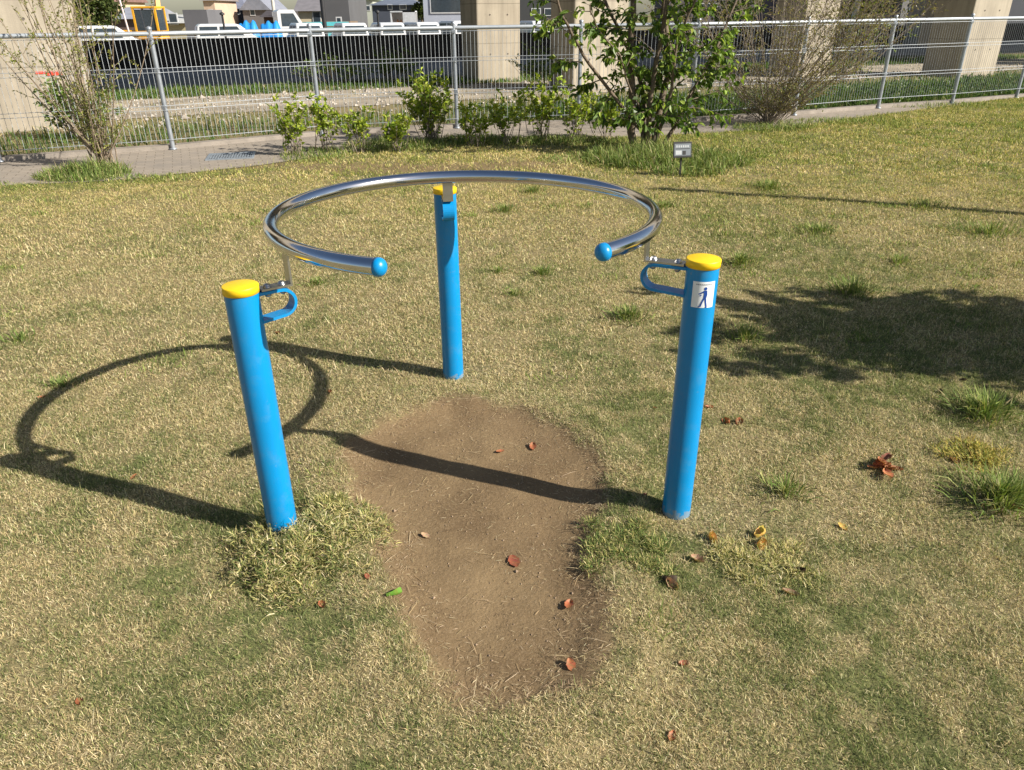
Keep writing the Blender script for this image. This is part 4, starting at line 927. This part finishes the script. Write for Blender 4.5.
def house(name, px0, px1, Yc, zt, zr, colw, colr, label, wins=(), depth=8, hip=False, cat='house', ridge_x=True):
    a = at(px0, 20, Yc); b = at(px1, 20, Yc); wd_ = b.x-a.x; r = empty(name, ((a.x+b.x)/2, Yc, GZ), 0, label, cat); zt -= GZ; zr -= GZ
    wm = mat(name+'_wall', colw, .85, var=.1, vscale=.6); rm = mat(name+'_roof', colr, .7, var=.15, vscale=2)
    MB().box((0, depth/2, zt/2), (wd_, depth, zt)).build('wall', wm, r)
    if zr > zt:
        o = .35; rf = MB()
        if ridge_x: rf.add([(-wd_/2-o, -o, zt-.08), (wd_/2+o, -o, zt-.08), (wd_/2+o, depth+o, zt-.08), (-wd_/2-o, depth+o, zt-.08), (-wd_/2+(1.5 if hip else -o), depth/2, zr), (wd_/2-(1.5 if hip else -o), depth/2, zr)], [(0, 1, 5, 4), (2, 3, 4, 5), (1, 2, 5), (3, 0, 4), (0, 3, 2, 1)])
        else: rf.add([(-wd_/2-o, -o, zt-.08), (wd_/2+o, -o, zt-.08), (wd_/2+o, depth+o, zt-.08), (-wd_/2-o, depth+o, zt-.08), (0, -o, zr), (0, depth+o, zr)], [(0, 1, 4), (2, 3, 5), (1, 2, 5, 4), (3, 0, 4, 5), (0, 3, 2, 1)])
        rf.build('roof', rm, r)
    for wx0, wx1, wy0, wy1, in wins:
        q0 = at(wx0, wy0, Yc); q1 = at(wx1, wy1, Yc); cx_ = (q0.x+q1.x)/2-(a.x+b.x)/2; cz_ = (q0.z+q1.z)/2-GZ; ww_ = q1.x-q0.x; hh_ = q0.z-q1.z
        f = MB().box((cx_, -.02, cz_), (ww_+.16, .08, hh_+.16)).build('window', M['white'], r)
        MB().box((cx_, -.066, cz_), (ww_, .006, hh_)).build('pane', M['glass'], f)
    return r
Hh = 120
house('house', 78, 116, 90, 3.2, 5.0, (.55, .42, .28), (.2, .12, .1), 'sandy beige house behind the bare left shrub', [(98, 104, 6, 13)])
house('workshop', 112, 142, 70, 1.55, 2.4, (.12, .08, .07), (.25, .26, .3), 'low dark brown workshop left of the yellow excavator')
house('shed', 166, 184, 62, 1.25, 1.75, (.42, .36, .22), (.4, .4, .38), 'small beige shed between excavator and dark grey box', [(169, 178, 14, 24)], depth=4, cat='shed')
house('storage_box', 184, 208, 55, 2.0, 2.0, (.12, .12, .13), (.1, .1, .1), 'tall dark grey storage box left of the white hatchback', depth=3, cat='storage box')
house('house', 206, 217, 100, 3.4, 4.5, (.52, .38, .28), (.25, .22, .2), 'narrow pinkish beige house right of the dark grey box', [(209, 213, 10, 16)])
house('house', 217, 246, 110, 2.6, 4.4, (.055, .052, .06), (.16, .17, .22), 'dark charcoal house with slate roof above the white hatchback', [(222, 228, 9, 14), (234, 240, 9, 14)], hip=True)
house('house', 244, 270, 106, 2.4, 4.3, (.14, .13, .13), (.2, .21, .25), 'grey gabled house right of the charcoal house', [(250, 255, 8, 15)], ridge_x=False)
house('cabin', 264, 288, 80, 1.6, 2.1, (.14, .075, .05), (.06, .05, .05), 'brown timber cabin behind the blue loads', [(273, 276, 13, 17)], depth=5, cat='cabin')
house('house', 299, 347, 75, 2.05, 3.9, (.62, .53, .36), (.17, .16, .17), 'cream house with dark roof right of the small truck', [(313, 321, 12, 24)])
house('shed', 321, 350, 60, 1.2, 1.2, (.22, .15, .09), (.2, .15, .1), 'low brown timber shed in front of the cream house', [(337, 341, 18, 22)], depth=3, cat='shed')
house('building', 322, 350, 64, 5.0, 5.0, (.10, .10, .105), (.1, .1, .1), 'dark grey metal building between cream house and pale green house', cat='building')
house('house', 350, 374, 115, 3.6, 5.2, (.42, .44, .38), (.2, .27, .26), 'pale green-grey house left of the navy one', [(356, 360, 7, 12), (366, 370, 6, 10)])
house('house', 373, 420, 95, 2.7, 3.4, (.055, .065, .09), (.12, .14, .18), 'navy blue house behind the white container', [(388, 392, 5, 9), (400, 406, 5, 9)], hip=True)
cn = at(403, 20, 55); ct = empty('container', (cn.x, 55, GZ), 0, 'open white storage container with an orange bundle inside', 'container')
c0 = at(391, 11, 55); c1 = at(416, 11, 55); wd_ = c1.x-c0.x; hh = c0.z-GZ
MB().box((0, 1.2, hh/2), (wd_, .05, hh)).box((-wd_/2+.04, .6, hh/2), (.08, 1.2, hh)).box((wd_/4, 0, hh/2), (wd_/2, .05, hh)).box((0, .6, hh-.04), (wd_, 1.25, .08)).build('shell', mat('container_white', (.5, .52, .55), .5), ct)
lump('orange_bundle', 394, 403, 19, 55.5, 'orange-brown bundle inside the white container', mat('bundle', (.45, .2, .07), .8, var=.3), 'bundle')
house('shop', 424, 466, 58, 4.5, 4.5, (.36, .39, .46), (.3, .3, .3), 'pale blue-grey shop with a large dark window left of the middle pier', [(430, 464, -18, 12)], cat='building')
house('building', 518, 590, 85, 6, 6, (.05, .052, .055), (.1, .1, .1), 'dark building in the gap between the two middle piers', [(532, 540, 9, 14), (545, 556, 9, 15)], cat='building')
house('building', 668, 792, 80, 5.5, 5.5, (.10, .09, .105), (.1, .1, .1), 'dull purple-grey building behind the twiggy shrub', [(745, 752, 10, 22), (700, 716, 4, 14)], cat='building')
house('warehouse', 830, 940, 75, 6, 6, (.03, .03, .032), (.1, .1, .1), 'black-fronted warehouse behind the right-hand fence posts', [(905, 909, 2, 10)], cat='building')
house('building', 985, 1090, 62, 6, 6, (.10, .105, .12), (.1, .1, .1), 'grey building at the far right behind the big pier', cat='building')
q = at(921, 28, 49); tp = MB().box((0, 0, 3), (1.35, 1.0, 7), BR_, bev=.03).build('concrete_column', M['conc']); tp.location = (q.x, 49, GZ); tag(tp, 'distant tan concrete column left of the big right-hand pier', 'column')
q = at(897, 28, 54); tp = MB().box((0, 0, 3), (.6, .6, 7), BR_, bev=.02).build('concrete_column', mat('grey_conc', (.13, .13, .13), .9)); tp.location = (q.x, 54, GZ); tag(tp, 'slim dark grey column in front of the black warehouse', 'column')
MK = mat('dark_pole', (.02, .02, .022), .6)
def pole(px, py0, Yc, r, m, label, top=5, lean=0.0):
    q = at(px, 20, Yc); zt = top if py0 is None else at(px, py0, Yc).z
    o = MB().tube([(0, 0, 0), (lean, 0, zt-GZ)], r, 10)
    if py0 is not None: o.lathe([(r*2.2, -.04), (r*2.4, .03), (.001, .1)], (lean, 0, zt-GZ), 10)
    o = o.build('pole', m); o.location = (q.x, Yc, GZ); return tag(o, label, 'pole')
pole(223, 14, 39, .05, MK, 'thin black pole in front of the white hatchback'); pole(378, 12, 41, .05, MK, 'thin black pole between the small white cars')
pole(324, None, 47, .13, MK, 'thick dark utility pole in front of the grey metal building', 8); pole(275, None, 60, .12, mat('pale_pole', (.5, .48, .42), .7), 'pale pole above the brown timber cabin', 8)
pole(852, None, 30, .11, M['white'], 'white pole standing behind the yellow-green bush', 8, .35); pole(128, None, 45, .05, mat('pinkwhite', (.6, .5, .48), .6), 'thin pale pole left of the excavator cab', 7, -.6)
q = at(86, 40, 27)
# far tree line and far ground cover
def far_tree(px, Yc, h, r, label, dark=False):
    q = at(px, 20, Yc); rt = empty('distant_tree', (q.x, Yc, GZ), 0, label, 'tree', 'distant trees among the houses')
    MB().tube([(0, 0, 0), (0, 0, h*.6)], [.15, .08], 8).build('trunk', M['bark'], rt)
    n_ = 2600; K = 16; cc = rng.normal(0, r*.5, (K, 3)); cc[:, 2] = rng.uniform(h*.25, h*.9, K); j = rng.integers(0, K, n_); v = rng.normal(0, 1, (n_, 3)); v /= np.linalg.norm(v, axis=1)[:, None]
    P_ = cc[j]+v*rng.uniform(.3, 1, (n_, 1))*r*.42; P_[:, 2] = np.abs(P_[:, 2])
    leaves_mesh('crown', P_, v+rng.normal(0, .5, (n_, 3)), rng.normal(0, 1, (n_, 3)), np.full(n_, .28), np.full(n_, .18), palette(n_, [(.07, .10, .03), (.11, .14, .04), (.04, .06, .02)], (2, 2, 1)), parent=rt)
far_tree(422, 70, 5, 1.2, 'slim dark green tree between navy house and blue-grey shop'); far_tree(104, 60, 4.5, 1.6, 'olive green tree behind the bare left shrub'); far_tree(866, 56, 5, 1.8, 'green tree behind the white pole at right'); far_tree(725, 60, 5.5, 2.2, 'dark green tree behind the leafy tree right side')
# weeds behind the piers
p_ = Plant()
for cxp, cyp, rr_, hh_, lab in ((548, 88, .9, 1.0, 'bright green bush at the foot of the pier behind the leafy tree'), (335, 84, 1.3, .7, 'green weeds bush at the edge of the shade left of centre'), (395, 82, .8, .8, 'small green bush beside the shaded car park left of the middle pier'), (85, 138, .55, .75, 'green bush at the foot of the left pier')):
    x, y = gp(cxp, cyp); p_ = Plant(); R = p_.R
    for k in range(40):
        a = R.uniform(0, 6.28); q_ = R.random()**.5*rr_; top = Vector((math.cos(a)*q_, math.sin(a)*q_*.6, hh_*R.uniform(.4, 1.0))); b0 = top*.4; b0.z = 0; p_.branch([b0, (b0+top)/2, top], .006, .002, 4)
        for _ in range(5): p_.twig(top.lerp(b0, R.random()*.6), Vector((R.gauss(0, 1), R.gauss(0, 1), .6)), .18, .002, 5, 0, 0, 3)
    p_.finish('green_bush', (x, y, 0), M['twig'], lab, 'bush', L=.08, W=.04, cols=[(.12, .19, .04), (.18, .26, .06), (.07, .11, .03)], wts=(2, 2, 1))
